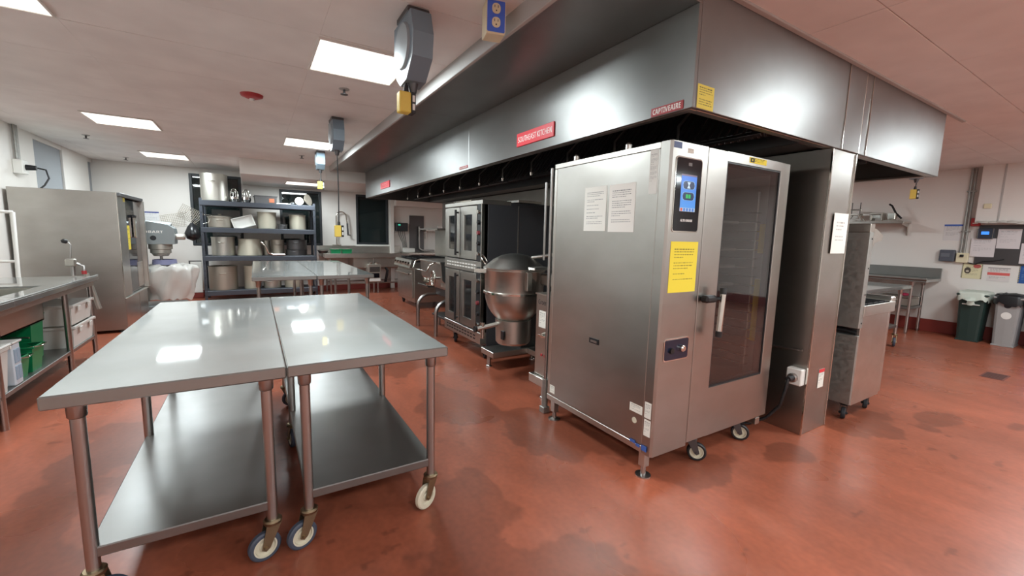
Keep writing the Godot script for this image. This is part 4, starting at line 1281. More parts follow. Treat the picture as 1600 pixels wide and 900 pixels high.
func gadget_frame(called: String, label: String, at: Vector3, h: float) -> void:
	var t := thing(called, label, "rack", at)
	for p in [[-0.07, -0.1], [0.07, -0.1], [-0.07, 0.1], [0.07, 0.1]]:
		ptube(t, "foot", [Vector3(p[0], 0.0, p[1] * 1.3), Vector3(p[0], 0.13, p[1] * 0.6)], 0.012, M.alu, 8)
	for p in [-0.06, 0.06]:
		ptube(t, "upright", [Vector3(0, 0.12, p), Vector3(0, h + 0.04, p)], 0.006, M.cast, 6)
	pbox(t, "plate", Vector3(-0.08, 0.12, -0.08), Vector3(0.08, 0.145, 0.08), M.alu, 0.004)
	pbox(t, "cross_bar", Vector3(-0.015, 0.2, -0.08), Vector3(0.015, 0.23, 0.08), M.chrome, 0.003)
	pbox(t, "base_bar", Vector3(-0.09, 0.035, -0.12), Vector3(-0.07, 0.055, 0.12), M.alu, 0.003)

func trash(called: String, label: String, z: float, w: float, m: Material, liner: Material, knot: bool) -> void:
	var t := thing(called, label, "trash can", Vector3(9.06, 0, z), 0.0, "trash cans along the right wall")
	var st := S()
	var lo := 0.8
	var pr := []
	for e in [[lo, 0.0], [1.0, 0.7]]:
		pr.append([w / 2 * e[0], 0.2 * e[0], e[1]])
	var n := 16
	for k in n:
		var q := []
		for e in pr:
			for dk in 2:
				var a: float = TAU * (k + dk) / n
				var sx: float = signf(cos(a)) * pow(absf(cos(a)), 0.4) * e[1]
				var sz: float = signf(sin(a)) * pow(absf(sin(a)), 0.4) * e[0]
				q.append(Vector3(sx, e[2], sz))
		var nn: Vector3 = (q[1] - q[0]).cross(q[2] - q[0]).normalized()
		if nn.dot(q[0] * Vector3(1, 0, 1)) < 0.0:
			nn = -nn
		quad(st, q[0], q[1], q[3], q[2], nn)
	put(t, "body", st, m)
	st = S()
	box(st, Vector3(-0.16, 0.0, -w * 0.4), Vector3(0.16, 0.02, w * 0.4), 0.004)
	put(t, "bottom", st, m)
	pbox(t, "rim", Vector3(-0.21, 0.67, -w / 2 - 0.012), Vector3(0.21, 0.7, w / 2 + 0.012), m, 0.01)
	# liner folded over the rim
	st = S()
	var r := RandomNumberGenerator.new()
	r.seed = int(w * 1000) + int(z * -100)
	var rings := []
	for e in [[0.94, 0.66, 0.0], [1.12, 0.6, 1.0], [1.1, 0.7, 0.4], [0.98, 0.735, 0.2], [0.6, 0.69, 0.3], [0.02, 0.66, 0.1]]:
		var ring := []
		for k in 32:
			var a := TAU * k / 32
			var j: float = r.randf_range(-0.02, 0.02) * e[2]
			ring.append(Vector3(signf(cos(a)) * pow(absf(cos(a)), 0.4) * 0.2 * (e[0] + j), e[1] + j * 1.5, signf(sin(a)) * pow(absf(sin(a)), 0.4) * w / 2 * (e[0] + j)))
		rings.append(ring)
	shell(st, rings.slice(1), Vector3(0, 0.55, 0))
	put(t, "liner", st, liner)
	if knot:
		plathe(t, "liner_knot", [Vector2(0, 0), Vector2(0.045, 0.02), Vector2(0.03, 0.08), Vector2(0.055, 0.1), Vector2(0, 0.12)], liner, Transform3D(Basis(Vector3(0, 0, 1), 0.5), Vector3(-0.21, 0.54, 0.0)), 9, true)
		pbox(t, "handle_grip", Vector3(-0.206, 0.54, -0.09), Vector3(-0.188, 0.555, 0.09), M.white, 0.003)
	else:
		for q in [[0.58, 0.035, M.ink], [0.44, 0.05, M.white]]:
			plathe(t, "sticker", [Vector2(0, 0), Vector2(q[1], 0), Vector2(q[1], 0.001), Vector2(0, 0.001)], q[2], Transform3D(Basis(Vector3(0, 0, 1), PI / 2 + 0.057), Vector3(-0.2 + (0.7 - q[0]) * 0.057, q[0], 0.0)), 20)

func wall_items() -> void:
	var x := XR - 0.002
	var Z := Vector3(0, 0, 1)
	var Y := Vector3.UP
	# papers and boxes on the right wall
	var im := print_image(70, 90, c8(214, 210, 208), c8(150, 148, 150), 61, 0.14, 9)
	im.fill_rect(Rect2i(0, 0, 70, 10), c8(66, 98, 178))
	tag(sheet(self, "wall_notice", Vector3(x, 1.475, -2.18), Z * 0.21, Y * 0.245, paper(im)), "white wall notice with a blue top bar near the counter", "notice")
	var tc := thing("time_clock", "dark grey square wall box beside the cream outlet", "wall box", Vector3(XR, 1.145, -2.175))
	pbox(tc, "case", Vector3(-0.08, 0.0, 0.0), Vector3(0, 0.18, 0.17), mat(c8(84, 88, 98), 0.45), 0.01)
	pbox(tc, "lid", Vector3(-0.086, 0.07, 0.02), Vector3(-0.08, 0.13, 0.12), mat(c8(108, 112, 120), 0.3), 0.003)
	var so := thing("wall_outlet", "cream outlet box with a black plug at the conduits", "outlet", Vector3(XR, 1.135, -1.99))
	pbox(so, "box", Vector3(-0.06, 0, 0), Vector3(0, 0.15, 0.13), M.cream_plastic, 0.006)
	pbox(so, "plug", Vector3(-0.09, 0.085, 0.045), Vector3(-0.06, 0.125, 0.085), M.black, 0.006)
	var cn := thing("conduit", "pair of grey conduits running up the right wall", "pipe", Vector3(XR - 0.025, 0, 0))
	for z in [-1.955, -1.915]:
		ptube(cn, "pipe", [Vector3(0, 1.285, z), Vector3(0, CEIL - 0.01, z)], 0.014, M.galv, 10)
	for y in [1.6, 2.2]:
		pbox(cn, "strap", Vector3(-0.018, y, -1.985), Vector3(0.025, y + 0.02, -1.885), M.galv, 0.002)
	var cb := ptube(self, "black_cable", [Vector3(XR - 0.02, 1.14, -1.87), Vector3(XR - 0.03, 1.12, -1.78), Vector3(XR - 0.04, 1.17, -1.7), Vector3(XR - 0.03, 1.18, -1.6), Vector3(XR - 0.02, 1.21, -1.5)], 0.008, M.black, 6)
	tag(cb, "thin black cable sagging below the grey wall panel", "cable")
	var fa := thing("fire_alarm", "small red fire alarm pull box on the right wall", "alarm", Vector3(XR, 1.69, -1.89))
	pbox(fa, "box", Vector3(-0.05, 0, 0), Vector3(0, 0.12, 0.1), M.red_dull, 0.006)
	pbox(fa, "handle", Vector3(-0.056, 0.035, 0.02), Vector3(-0.05, 0.05, 0.08), M.white, 0.002)
	pbox(fa, "handle", Vector3(-0.056, 0.05, 0.043), Vector3(-0.05, 0.085, 0.057), M.white, 0.002)
	# steel back panel with controller and sheets
	var bp := pbox(self, "wall_panel", Vector3(XR - 0.02, 1.13, -1.8), Vector3(XR, 1.705, -0.7), M.dark_steel, 0.004)
	tag(bp, "grey metal panel behind the printed sheets on the right wall", "panel")
	var ctl := thing("wall_controller", "dark controller with a lit blue display on the grey panel", "controller", Vector3(XR - 0.02, 1.505, -1.805))
	pbox(ctl, "case", Vector3(-0.05, 0.0, 0.0), Vector3(0, 0.15, 0.17), mat(c8(52, 58, 72), 0.4), 0.008)
	pbox(ctl, "display", Vector3(-0.053, 0.06, 0.045), Vector3(-0.05, 0.105, 0.125), M.led_blue, 0.001)
	for z in [0.004, 0.158]:
		pbox(ctl, "side_rail", Vector3(-0.054, 0.0, z), Vector3(-0.049, 0.15, z + 0.008), M.chrome, 0.001)
	for q in [[1.235, -1.857, 0.25, 0.275, 41, "lowest printed sheet left on the grey wall panel"], [1.366, -1.6, 0.225, 0.28, 42, "printed sheet in the middle of the grey wall panel"], [1.16, -1.36, 0.22, 0.285, 43, "printed sheet at the right edge of the grey wall panel"]]:
		tag(sheet(self, "panel_notice", Vector3(XR - 0.022, q[0], q[1]), Z * q[2], Y * q[3], paper(print_image(60, 72, c8(214, 208, 208), c8(160, 156, 158), q[4], 0.12, 10))), q[5], "notice", "sheets on the grey wall panel")
	# food-safety posters
	im = print_image(72, 80, c8(216, 208, 170), c8(150, 140, 110), 81, 0.2, 8)
	for k in 10:
		im.fill_rect(Rect2i(0, k * 8, 4, 4), c8(50, 46, 40))
		im.fill_rect(Rect2i(68, k * 8 + 3, 4, 4), c8(50, 46, 40))
	for j in 80:
		for i in 72:
			if Vector2((i - 20) / 12.0, (j - 36) / 17.0).length() < 1.0:
				im.set_pixel(i, j, c8(70, 62, 54) if Vector2(i - 20, j - 40).length() > 6 else c8(190, 180, 160))
			if Vector2((i - 52) / 14.0, (j - 12) / 10.0).length() < 1.0:
				im.set_pixel(i, j, c8(176, 84, 78))
	tag(sheet(self, "safety_poster", Vector3(x, 0.9, -1.915), Z * 0.215, Y * 0.225, paper(im)), "cream poster with a hazard-striped border and dark figure", "poster")
	im = print_image(72, 72, c8(214, 206, 202), c8(140, 134, 132), 82, 0.1, 9)
	im.fill_rect(Rect2i(0, 26, 72, 14), c8(214, 96, 92))
	im.fill_rect(Rect2i(0, 0, 72, 4), c8(130, 124, 124))
	tag(sheet(self, "safety_poster", Vector3(x, 0.885, -1.645), Z * 0.22, Y * 0.2, paper(im)), "white poster with a red middle band above the grey trash can", "poster")
	im = print_image(72, 80, c8(40, 84, 150), c8(120, 150, 190), 83, 0.15, 8)
	for k in 10:
		im.fill_rect(Rect2i(0, k * 8, 4, 4), c8(190, 170, 80))
	tag(sheet(self, "safety_poster", Vector3(x, 0.88, -1.345), Z * 0.21, Y * 0.25, paper(im)), "blue poster cut off by the right edge of the photo", "poster")
	# boxed-in chase above the panel
	var ch := pbox(self, "trim_3", Vector3(XR - 0.16, 1.74, -1.83), Vector3(XR, 2.6, -1.0), M.wall, 0.006)
	struct(ch)
	pbox(ch, "corner_bead", Vector3(XR - 0.166, 1.74, -1.61), Vector3(XR - 0.16, CEIL, -1.59), M.trim, 0.002)
	var sw := pbox(self, "wall_sensor", Vector3(XR - 0.18, 1.94, -1.76), Vector3(XR - 0.16, 2.01, -1.68), M.cream_plastic, 0.006)
	tag(sw, "small cream sensor plate high on the boxed-in column", "sensor")
	var pl := thing("plastic_sheet", "crumpled white plastic tucked under the boxed-in column", "plastic", Vector3(XR - 0.18, 1.715, -1.55))
	var r := RandomNumberGenerator.new()
	r.seed = 5
	for k in 5:
		plathe(pl, "fold", [Vector2(0, -0.012), Vector2(0.06, 0.0), Vector2(0.045, 0.03), Vector2(0, 0.04)], M.bag, Transform3D(Basis(Vector3(r.randf(), r.randf(), r.randf()).normalized(), r.randf_range(-0.4, 0.4)).scaled(Vector3(0.9, 0.8, 1.6)), Vector3(0.0, r.randf_range(0.0, 0.02), -0.18 + k * 0.09)), 9, true)
	# pendant outlet beyond the hood
	reel("cord_reel", "cord reel mostly hidden behind the right end of the hood", Vector3(7.35, CEIL, -2.05), 0.15)
	drop_outlet("hanging_outlet", "yellow and black outlet box hanging beyond the hood's right end", Vector3(7.35, 1.98, -2.05), 2.26, 0.12).rotation.y = deg_to_rad(-74)

# ------------------------------------------------------------------ cord reels and hanging outlets
func reel(called: String, label: String, at: Vector3, r: float) -> Node3D:
	var t := thing(called, label, "cord reel", at, 0.0, "ceiling cord reels")
	pbox(t, "mount", Vector3(-0.06, -0.03, -0.1), Vector3(0.06, 0.0, 0.1), M.dark_steel, 0.004)
	var st := S()
	prism(st, PackedVector2Array([Vector2(-r, -0.03), Vector2(r * 0.8, -0.03), Vector2(r * 1.05, -r * 0.9), Vector2(r * 0.95, -r * 1.6), Vector2(r * 0.3, -r * 2.15), Vector2(-r * 0.35, -r * 2.2), Vector2(-r * 0.75, -r * 1.9), Vector2(-r * 1.05, -r * 1.1)]), 0.11, Transform3D(Basis(Vector3(0, 0, 1), Vector3.UP, Vector3(-1, 0, 0)), Vector3(0.055, 0, 0)))
	put(t, "housing", st, M.reel_gray)
	plathe(t, "cover_disc", [Vector2(0, 0), Vector2(r * 0.72, 0), Vector2(r * 0.68, 0.012), Vector2(0, 0.018)], M.reel_disc, Transform3D(Basis(Vector3(0, 0, 1), PI / 2), Vector3(-0.055, -r * 1.05, 0)), 24)
	plathe(t, "guide", [Vector2(0, -0.05), Vector2(0.018, -0.05), Vector2(0.03, 0.0), Vector2(0, 0.0)], M.dark_steel, Transform3D(Basis(), Vector3(0, -r * 2.15, 0)), 12)
	return t

func drop_outlet(called: String, label: String, at: Vector3, top: float, size: float) -> Node3D:
	var t := thing(called, label, "outlet", at, 0.0, "hanging outlet boxes")
	ptube(t, "cord", [Vector3(0, size, 0), Vector3(0.004, (top - at.y + size) / 2, 0.003), Vector3(0, top - at.y, 0)], 0.006, M.black, 6)
	plathe(t, "strain_relief", [Vector2(0, 0.04), Vector2(0.012, 0.04), Vector2(0.016, 0.0), Vector2(0, 0.0)], M.black, Transform3D(Basis(), Vector3(0, size, 0)), 10)
	pbox(t, "box", Vector3(-0.045, 0.0, -0.03), Vector3(0.02, size, 0.03), M.yellow_box, 0.005)
	pbox(t, "socket_plate", Vector3(0.02, 0.0, -0.032), Vector3(0.045, size, 0.032), M.black, 0.003)
	for y in [0.3, 0.7]:
		pbox(t, "socket", Vector3(0.026, size * y - 0.017, 0.031), Vector3(0.04, size * y + 0.017, 0.034), M.white, 0.002)
		pbox(t, "socket", Vector3(0.044, size * y - 0.017, -0.016), Vector3(0.048, size * y + 0.017, 0.016), M.white, 0.002)
	return t

func build_ceiling_things() -> void:
	reel("cord_reel", "nearest and largest grey cord reel on the ceiling", Vector3(0.79, CEIL, -2.4), 0.165)
	drop_outlet("hanging_outlet", "yellow outlet box hanging just below the nearest cord reel", Vector3(0.75, 2.04, -2.4), 2.2, 0.11)
	reel("cord_reel", "middle cord reel whose long cord hangs down near the sink", Vector3(0.79, CEIL, -4.95), 0.15)
	drop_outlet("hanging_outlet", "yellow outlet box at the end of the long cord near the faucet", Vector3(0.79, 1.32, -4.95), 2.24, 0.125)
	reel("cord_reel", "farthest cord reel above the farther pair of tables", Vector3(0.89, CEIL, -7.1), 0.12)
	drop_outlet("hanging_outlet", "yellow outlet box hanging in front of the far dark window", Vector3(0.89, 2.01, -7.1), 2.3, 0.115)
	# blue faced outlet at the top edge of the picture
	var t := thing("ceiling_outlet", "cream outlet box with a blue plate and two sockets at the top edge", "outlet", Vector3(1.1, 2.415, -2.02), deg_to_rad(-14))
	pbox(t, "box", Vector3(-0.05, -0.01, -0.1), Vector3(0.05, 0.15, 0.0), M.cream_plastic, 0.004)
	var st := S()
	prism(st, rounded(0.1, 0.158, 0.008), 0.003, Transform3D(Basis(), Vector3(0, 0.072, 0)))
	put(t, "rim", st, M.cream_plastic)
	st = S()
	prism(st, rounded(0.093, 0.151, 0.007), 0.003, Transform3D(Basis(), Vector3(0, 0.072, 0.0015)))
	put(t, "face_plate", st, M.blue_plate)
	for y in [0.042, 0.108]:
		st = S()
		prism(st, rounded(0.044, 0.05, 0.02), 0.004, Transform3D(Basis(), Vector3(0, y, 0.004)))
		var so := put(t, "socket", st, M.cream_plastic)
		for s in [-0.009, 0.009]:
			pbox(so, "slot", Vector3(s - 0.0015, y + 0.003, 0.0079), Vector3(s + 0.0015, y + 0.015, 0.0086), M.ink, 0.0)
		pbox(so, "slot", Vector3(-0.003, y - 0.014, 0.0079), Vector3(0.003, y - 0.007, 0.0086), M.ink, 0.0)
	pbox(t, "stem", Vector3(-0.015, 0.148, -0.06), Vector3(0.015, 0.15, -0.03), M.tube, 0.0)
	# detector and sprinklers
	var d := thing("smoke_detector", "round red detector with a white tip on the ceiling", "detector", Vector3(0.03, CEIL, -4.54))
	plathe(d, "body", [Vector2(0, -0.035), Vector2(0.04, -0.033), Vector2(0.085, -0.016), Vector2(0.09, 0.0), Vector2(0, 0.0)], M.red_dull, Transform3D(), 24, true)
	plathe(d, "lens", [Vector2(0, -0.06), Vector2(0.018, -0.055), Vector2(0.02, -0.034), Vector2(0, -0.034)], M.white, Transform3D(), 12)
	for q in [[-1.85, -7.85, "ceiling sprinkler head above the tall steel cabinet"], [-1.85, -9.88, "farthest left ceiling sprinkler head near the back wall"], [0.69, -3.89, "ceiling sprinkler head just behind the largest light panel"], [0.69, -7.62, "ceiling sprinkler head in front of the soffit"]]:
		var s := thing("sprinkler", q[2], "sprinkler", Vector3(q[0], CEIL, q[1]), 0.0, "ceiling sprinkler heads")
		plathe(s, "plate", [Vector2(0, -0.006), Vector2(0.04, -0.005), Vector2(0.042, 0.0), Vector2(0, 0.0)], M.trim, Transform3D(), 16)
		plathe(s, "stem", [Vector2(0, -0.04), Vector2(0.01, -0.04), Vector2(0.01, -0.006), Vector2(0, -0.006)], M.dark_steel, Transform3D(), 8)
		plathe(s, "deflector", [Vector2(0, -0.048), Vector2(0.03, -0.046), Vector2(0.03, -0.042), Vector2(0, -0.04)], M.dark_steel, Transform3D(), 12)

# ------------------------------------------------------------------ left side
func tub(parent: Node, lo: Vector3, hi: Vector3, taper: float, m: Material, rim := 0.012) -> void:
	# open tapered bin: four walls and a bottom in one shell
	var st := S()
	var c := (lo + hi) / 2
	var h := (hi - lo) / 2
	var q := []
	for e in [[1.0 - taper, lo.y], [1.0, hi.y]]:
		for s in [[-1, -1], [1, -1], [1, 1], [-1, 1]]:
			q.append(Vector3(c.x + s[0] * h.x * e[0], e[1], c.z + s[1] * h.z * e[0]))
	for k in 4:
		var j := (k + 1) % 4
		var n: Vector3 = ((q[k] + q[j]) / 2 - Vector3(c.x, lo.y, c.z)).normalized()
		quad(st, q[k], q[j], q[j + 4], q[k + 4], n)
		var w := Vector3(c.x, 0, c.z)
		var inn := []
		for p in [q[k], q[j], q[j + 4], q[k + 4]]:
			var f := 1.0 - 0.006 / maxf(h.x, 0.05)
			inn.append(Vector3(c.x + (p.x - c.x) * f, p.y + (0.006 if p.y < c.y else 0.0), c.z + (p.z - c.z) * f))
		quad(st, inn[0], inn[1], inn[2], inn[3], -n)
	quad(st, q[0], q[1], q[2], q[3], Vector3.DOWN)
	put(parent, "body", st, m)
	st = S()
	for s in [-1.0, 1.0]:
		box(st, Vector3(c.x - h.x - rim, hi.y - rim * 1.4, c.z + s * h.z - rim / 2), Vector3(c.x + h.x + rim, hi.y, c.z + s * h.z + rim / 2), 0.003)
		box(st, Vector3(c.x + s * h.x - rim / 2, hi.y - rim * 1.4, c.z - h.z), Vector3(c.x + s * h.x + rim / 2, hi.y, c.z + h.z), 0.003)
	put(parent, "rim", st, m)

func build_left_side() -> void:
	# sink counter along the left wall
	var t := thing("sink_counter", "long steel sink counter along the left wall with a lower shelf", "counter", Vector3(-1.93, 0, -4.4))
	# top as a frame around two sink openings
	var y1 := 0.855
	var y0 := 0.81
	var zs := [1.9, 1.0, 0.2, 0.0, -0.75, -1.64]
	for q in [[0, 1], [2, 3], [4, 5]]:
		pbox(t, "top", Vector3(-0.5, y0, zs[q[1]]), Vector3(0.5, y1, zs[q[0]]), M.table, 0.004)
	for q in [[1, 2], [3, 4]]:
		pbox(t, "top", Vector3(0.34, y0, zs[q[1]]), Vector3(0.5, y1, zs[q[0]]), M.table, 0.004)
		pbox(t, "top", Vector3(-0.5, y0, zs[q[1]]), Vector3(-0.3, y1, zs[q[0]]), M.table, 0.004)
		# basin
		var st := S()
		var a := Vector3(-0.3, 0.56, zs[q[1]])
		var b := Vector3(0.34, 0.84, zs[q[0]])
		box(st, a, Vector3(b.x, 0.575, b.z), 0.002)
		box(st, a, Vector3(a.x + 0.012, b.y, b.z), 0.002)
		box(st, Vector3(b.x - 0.012, a.y, a.z), b, 0.002)
		box(st, a, Vector3(b.x, b.y, a.z + 0.012), 0.002)
		box(st, Vector3(a.x, a.y, b.z - 0.012), b, 0.002)
		var bs := put(t, "basin", st, M.steel)
		ptube(bs, "drain", [Vector3(0.1, 0.58, (a.z + b.z) / 2), Vector3(0.1, 0.46, (a.z + b.z) / 2)], 0.028, M.tube, 12)
		ptube(bs, "drain_lever", [Vector3(0.12, 0.5, (a.z + b.z) / 2), Vector3(0.36, 0.48, (a.z + b.z) / 2)], 0.007, M.tube, 6)
	pbox(t, "front_roll", Vector3(0.478, 0.855, -1.64), Vector3(0.5, 0.868, 1.9), M.table, 0.005)
	pbox(t, "backsplash", Vector3(-0.52, 0.84, -1.64), Vector3(-0.5, 1.1, 1.9), M.steel, 0.004)
	pbox(t, "apron", Vector3(0.455, 0.76, -1.6), Vector3(0.465, 0.812, 1.86), M.steel, 0.002)
	for z in [-1.56, -0.88, 0.36, 1.5]:
		for x in [-0.42, 0.44]:
			ptube(t, "leg", [Vector3(x, 0.0, z), Vector3(x, 0.81, z)], 0.021, M.tube, 14)
	pbox(t, "shelf", Vector3(-0.43, 0.205, -1.58), Vector3(0.45, 0.24, 1.52), M.shelf, 0.004)
	# bins on the lower shelf
	var sy := 0.24
	var b1 := thing("white_bin", "large white plastic bin on the shelf at the left picture edge", "bin", Vector3(-1.72, sy, -3.93))
	tub(b1, Vector3(-0.25, 0, -0.22), Vector3(0.25, 0.31, 0.22), 0.08, M.bin_white, 0.016)
	pbox(b1, "lid", Vector3(-0.265, 0.312, -0.235), Vector3(0.265, 0.33, 0.235), M.bin_white, 0.006)
	var b2 := thing("plastic_crate", "pale blue and white crate beside the small green pails", "crate", Vector3(-1.64, sy, -4.3))
	pbox(b2, "panel", Vector3(-0.08, 0.0, -0.06), Vector3(0.155, 0.3, 0.05), mat(c8(206, 214, 222), 0.5), 0.008)
	for y in [0.04, 0.16]:
		for k in 2:
			pbox(b2, "pocket", Vector3(0.155, y, -0.045 + k * 0.047), Vector3(0.16, y + 0.1, -0.005 + k * 0.047), mat(c8(148, 168, 186), 0.5), 0.002)
	pbox(b2, "rim", Vector3(-0.09, 0.3, -0.07), Vector3(0.165, 0.315, 0.06), M.bin_white, 0.004)
	for q in [[-1.6, -4.45, 0.17, 0.09, "smaller green pail in front on the lower shelf"], [-1.6, -4.69, 0.2, 0.1, "larger green pail behind the small one on the shelf"]]:
		var p := thing("green_pail", q[4], "pail", Vector3(q[0], sy, q[1]), 0.0, "green pails under the sink counter")
		tub(p, Vector3(-0.1, 0, -q[3]), Vector3(0.1, q[2], q[3]), 0.18, M.green, 0.01)
		ptube(p, "bail", [Vector3(0.0, q[2] - 0.01, -q[3]), Vector3(0.13, q[2] + 0.0, -q[3] * 0.6), Vector3(0.14, q[2], q[3] * 0.6), Vector3(0.0, q[2] - 0.01, q[3])], 0.004, M.chrome, 6)
	for q in [[-1.9, -4.36, 0.36, "left green tub standing under the sink basin"], [-1.9, -4.78, 0.37, "middle green tub standing under the sink basin"], [-1.75, -5.07, 0.38, "right green tub next to the counter leg"]]:
		var g := thing("green_tub", q[3], "tub", Vector3(q[0], sy, q[1]), 0.0, "green tubs under the sink counter")
		tub(g, Vector3(-0.22, 0, -0.12), Vector3(0.14, q[2], 0.12), 0.1, M.green, 0.01)
		pbox(g, "handle", Vector3(0.146, q[2] - 0.05, -0.03), Vector3(0.156, q[2] - 0.035, 0.03), M.white, 0.003)
	for q in [[0.0, 0.2, "lower white plastic bin at the far end of the shelf"], [0.21, 0.19, "upper white plastic bin stacked at the far end of the shelf"]]:
		var w := thing("stacked_bin", q[2], "bin", Vector3(-1.72, sy + q[0], -5.66), 0.0, "stacked white bins")
		tub(w, Vector3(-0.24, 0, -0.28), Vector3(0.24, q[1], 0.28), 0.06, M.bin_white, 0.018)
		for s in [-0.14, 0.14]:
			pbox(w, "latch", Vector3(0.25, q[1] - 0.07, s - 0.03), Vector3(0.262, q[1] - 0.02, s + 0.03), M.bin_white, 0.004)
	# white tube frame beside the cabinet
	var fr := thing("tube_frame", "white tube frame standing between the counter and the steel cabinet", "frame", Vector3(-2.3, 0, -6.5))
	for x in [-0.12, 0.12]:
		ptube(fr, "post", [Vector3(x, 0.0, 0), Vector3(x, 1.5, -0.1)], 0.018, M.white, 10)
	ptube(fr, "bar", [Vector3(-0.12, 0.98, -0.065), Vector3(0.12, 0.98, -0.065)], 0.016, M.white, 10)
	ptube(fr, "bar", [Vector3(-0.12, 1.5, -0.1), Vector3(0.12, 1.5, -0.1)], 0.016, M.white, 10)
	build_left_cabinet()
	build_mixer()
	# wall outlet with conduit above the cabinet
	var o := thing("wall_outlet", "grey outlet box with a black plug high on the left wall", "outlet", Vector3(XL, 1.98, -7.62))
	pbox(o, "box", Vector3(0, 0, -0.08), Vector3(0.09, 0.17, 0.08), M.white, 0.008)
	plathe(o, "plug", [Vector2(0, 0), Vector2(0.034, 0.0), Vector2(0.028, 0.09), Vector2(0, 0.09)], M.black, Transform3D(Basis(Vector3(0, 0, 1), -PI / 2), Vector3(0.09, 0.085, 0)), 14)
	for z in [-0.03, 0.03]:
		ptube(o, "conduit", [Vector3(0.03, 0.17, z), Vector3(0.03, CEIL - 1.98, z)], 0.014, M.galv, 10)
	var cd := ptube(self, "power_cord", [Vector3(XL + 0.19, 2.065, -7.62), Vector3(XL + 0.26, 2.05, -7.62), Vector3(XL + 0.28, 1.95, -7.62), Vector3(XL + 0.24, 1.86, -7.6), Vector3(XL + 0.2, 1.81, -7.58)], 0.01, M.black, 8)
	tag(cd, "short grey power cord dropping from the wall outlet to the cabinet", "cord")

func build_left_cabinet() -> void:
	var t := thing("holding_cabinet", "tall steel cabinet with a dark glass door on the left", "cabinet", Vector3(-1.95, 0, -7.85))
	var x0 := -0.46
	var x1 := 0.48
	pbox(t, "side_panel", Vector3(x0, 0.04, 0.63), Vector3(x1, 1.8, 0.65), M.steel_panel, 0.003)
	pbox(t, "body", Vector3(x0, 0.04, -0.65), Vector3(x1 - 0.1, 1.78, 0.63), M.steel, 0.0)
	pbox(t, "top", Vector3(x0, 1.78, -0.66), Vector3(x1, 1.8, 0.63), M.steel, 0.002)
	pbox(t, "corner_strip", Vector3(x1 - 0.006, 0.46, 0.648), Vector3(x1 + 0.004, 1.8, 0.656), M.chrome, 0.001)
	pbox(t, "front_post", Vector3(x1 - 0.1, 0.46, 0.26), Vector3(x1, 1.78, 0.63), M.steel_panel, 0.004)
	var dr := pbox(t, "door", Vector3(x1 - 0.1, 0.46, -0.6), Vector3(x1 - 0.02, 1.74, 0.24), M.black_gloss, 0.004)
	pbox(dr, "door_edge", Vector3(x1 - 0.1, 0.46, -0.66), Vector3(x1 + 0.04, 1.76, -0.6), M.steel, 0.006)
	pbox(dr, "handle", Vector3(x1 - 0.02, 1.22, -0.18), Vector3(x1 + 0.02, 1.52, -0.14), M.chrome, 0.01)
	pbox(dr, "handle_end", Vector3(x1 - 0.02, 1.5, -0.19), Vector3(x1 + 0.025, 1.54, -0.13), M.black, 0.006)
	pbox(dr, "inner_panel", Vector3(x1 - 0.022, 0.5, -0.58), Vector3(x1 - 0.016, 0.86, -0.25), M.steel, 0.002)
	pbox(t, "overhang", Vector3(x1 - 0.1, 1.755, -0.66), Vector3(x1 + 0.03, 1.8, 0.62), M.dark_steel, 0.004)
	pbox(t, "lower_panel", Vector3(x1 - 0.1, 0.05, -0.1), Vector3(x1, 0.44, 0.63), M.steel_panel, 0.004)
	pbox(t, "lower_panel", Vector3(x1 - 0.1, 0.05, -0.65), Vector3(x1, 0.44, -0.12), M.steel_panel, 0.004)
	pbox(t, "ledge", Vector3(x1 - 0.1, 0.44, -0.66), Vector3(x1 + 0.02, 0.455, 0.64), M.steel, 0.003)
	sheet(dr, "yellow_label", Vector3(x1 - 0.02, 1.06, 0.235), Vector3(0, 0, -0.2), Vector3(0, 0.33, 0), paper(print_image(30, 60, c8(232, 214, 70), c8(120, 110, 50), 91, 0.14, 10)), 0.002)
	sheet(t, "small_label", Vector3(x1, 1.7, 0.36), Vector3(0, 0, -0.1), Vector3(0, 0.08, 0), M.label_yellow, 0.001)
	for p in [[-0.4, 0.58], [0.4, 0.58], [-0.4, -0.58], [0.3, -0.58]]:
		plathe(t, "foot", [Vector2(0, 0), Vector2(0.03, 0), Vector2(0.025, 0.045), Vector2(0, 0.045)], M.black, Transform3D(Basis(), Vector3(p[0], 0, p[1])), 12)
	# spray arm in front of the cabinet side
	var s := thing("spray_faucet", "spray faucet with a black lever and red ring by the counter end", "faucet", Vector3(-1.62, 0.86, -5.97))
	ptube(s, "post", [Vector3(0.02, 0.005, 0), Vector3(0.02, 0.1, 0)], 0.018, M.tube, 10)
	pbox(s, "valve", Vector3(-0.03, 0.1, -0.03), Vector3(0.05, 0.18, 0.03), M.alu, 0.012)
	ptube(s, "lever", [Vector3(0.01, 0.18, 0.0), Vector3(0.02, 0.32, 0.0), Vector3(0.0, 0.35, 0.0)], 0.008, M.tube, 8)
	plathe(s, "lever_knob", [Vector2(0, -0.03), Vector2(0.022, -0.015), Vector2(0.022, 0.015), Vector2(0, 0.03)], M.black, Transform3D(Basis(Vector3(0, 0, 1), 1.3), Vector3(-0.02, 0.355, 0)), 12, true)
	plathe(s, "ring", [Vector2(0, 0), Vector2(0.02, 0), Vector2(0.02, 0.035), Vector2(0, 0.035)], M.red_dull, Transform3D(Basis(), Vector3(0.1, 0.02, 0.0)), 14)
	ptube(s, "hose", [Vector3(0.05, 0.13, 0), Vector3(0.1, 0.1, 0), Vector3(0.1, 0.02, 0.0)], 0.012, M.tube, 8)
	ptube(s, "tail_pipe", [Vector3(0.1, 0.02, -0.06), Vector3(0.17, -0.36, -0.08)], 0.02, M.alu, 10)

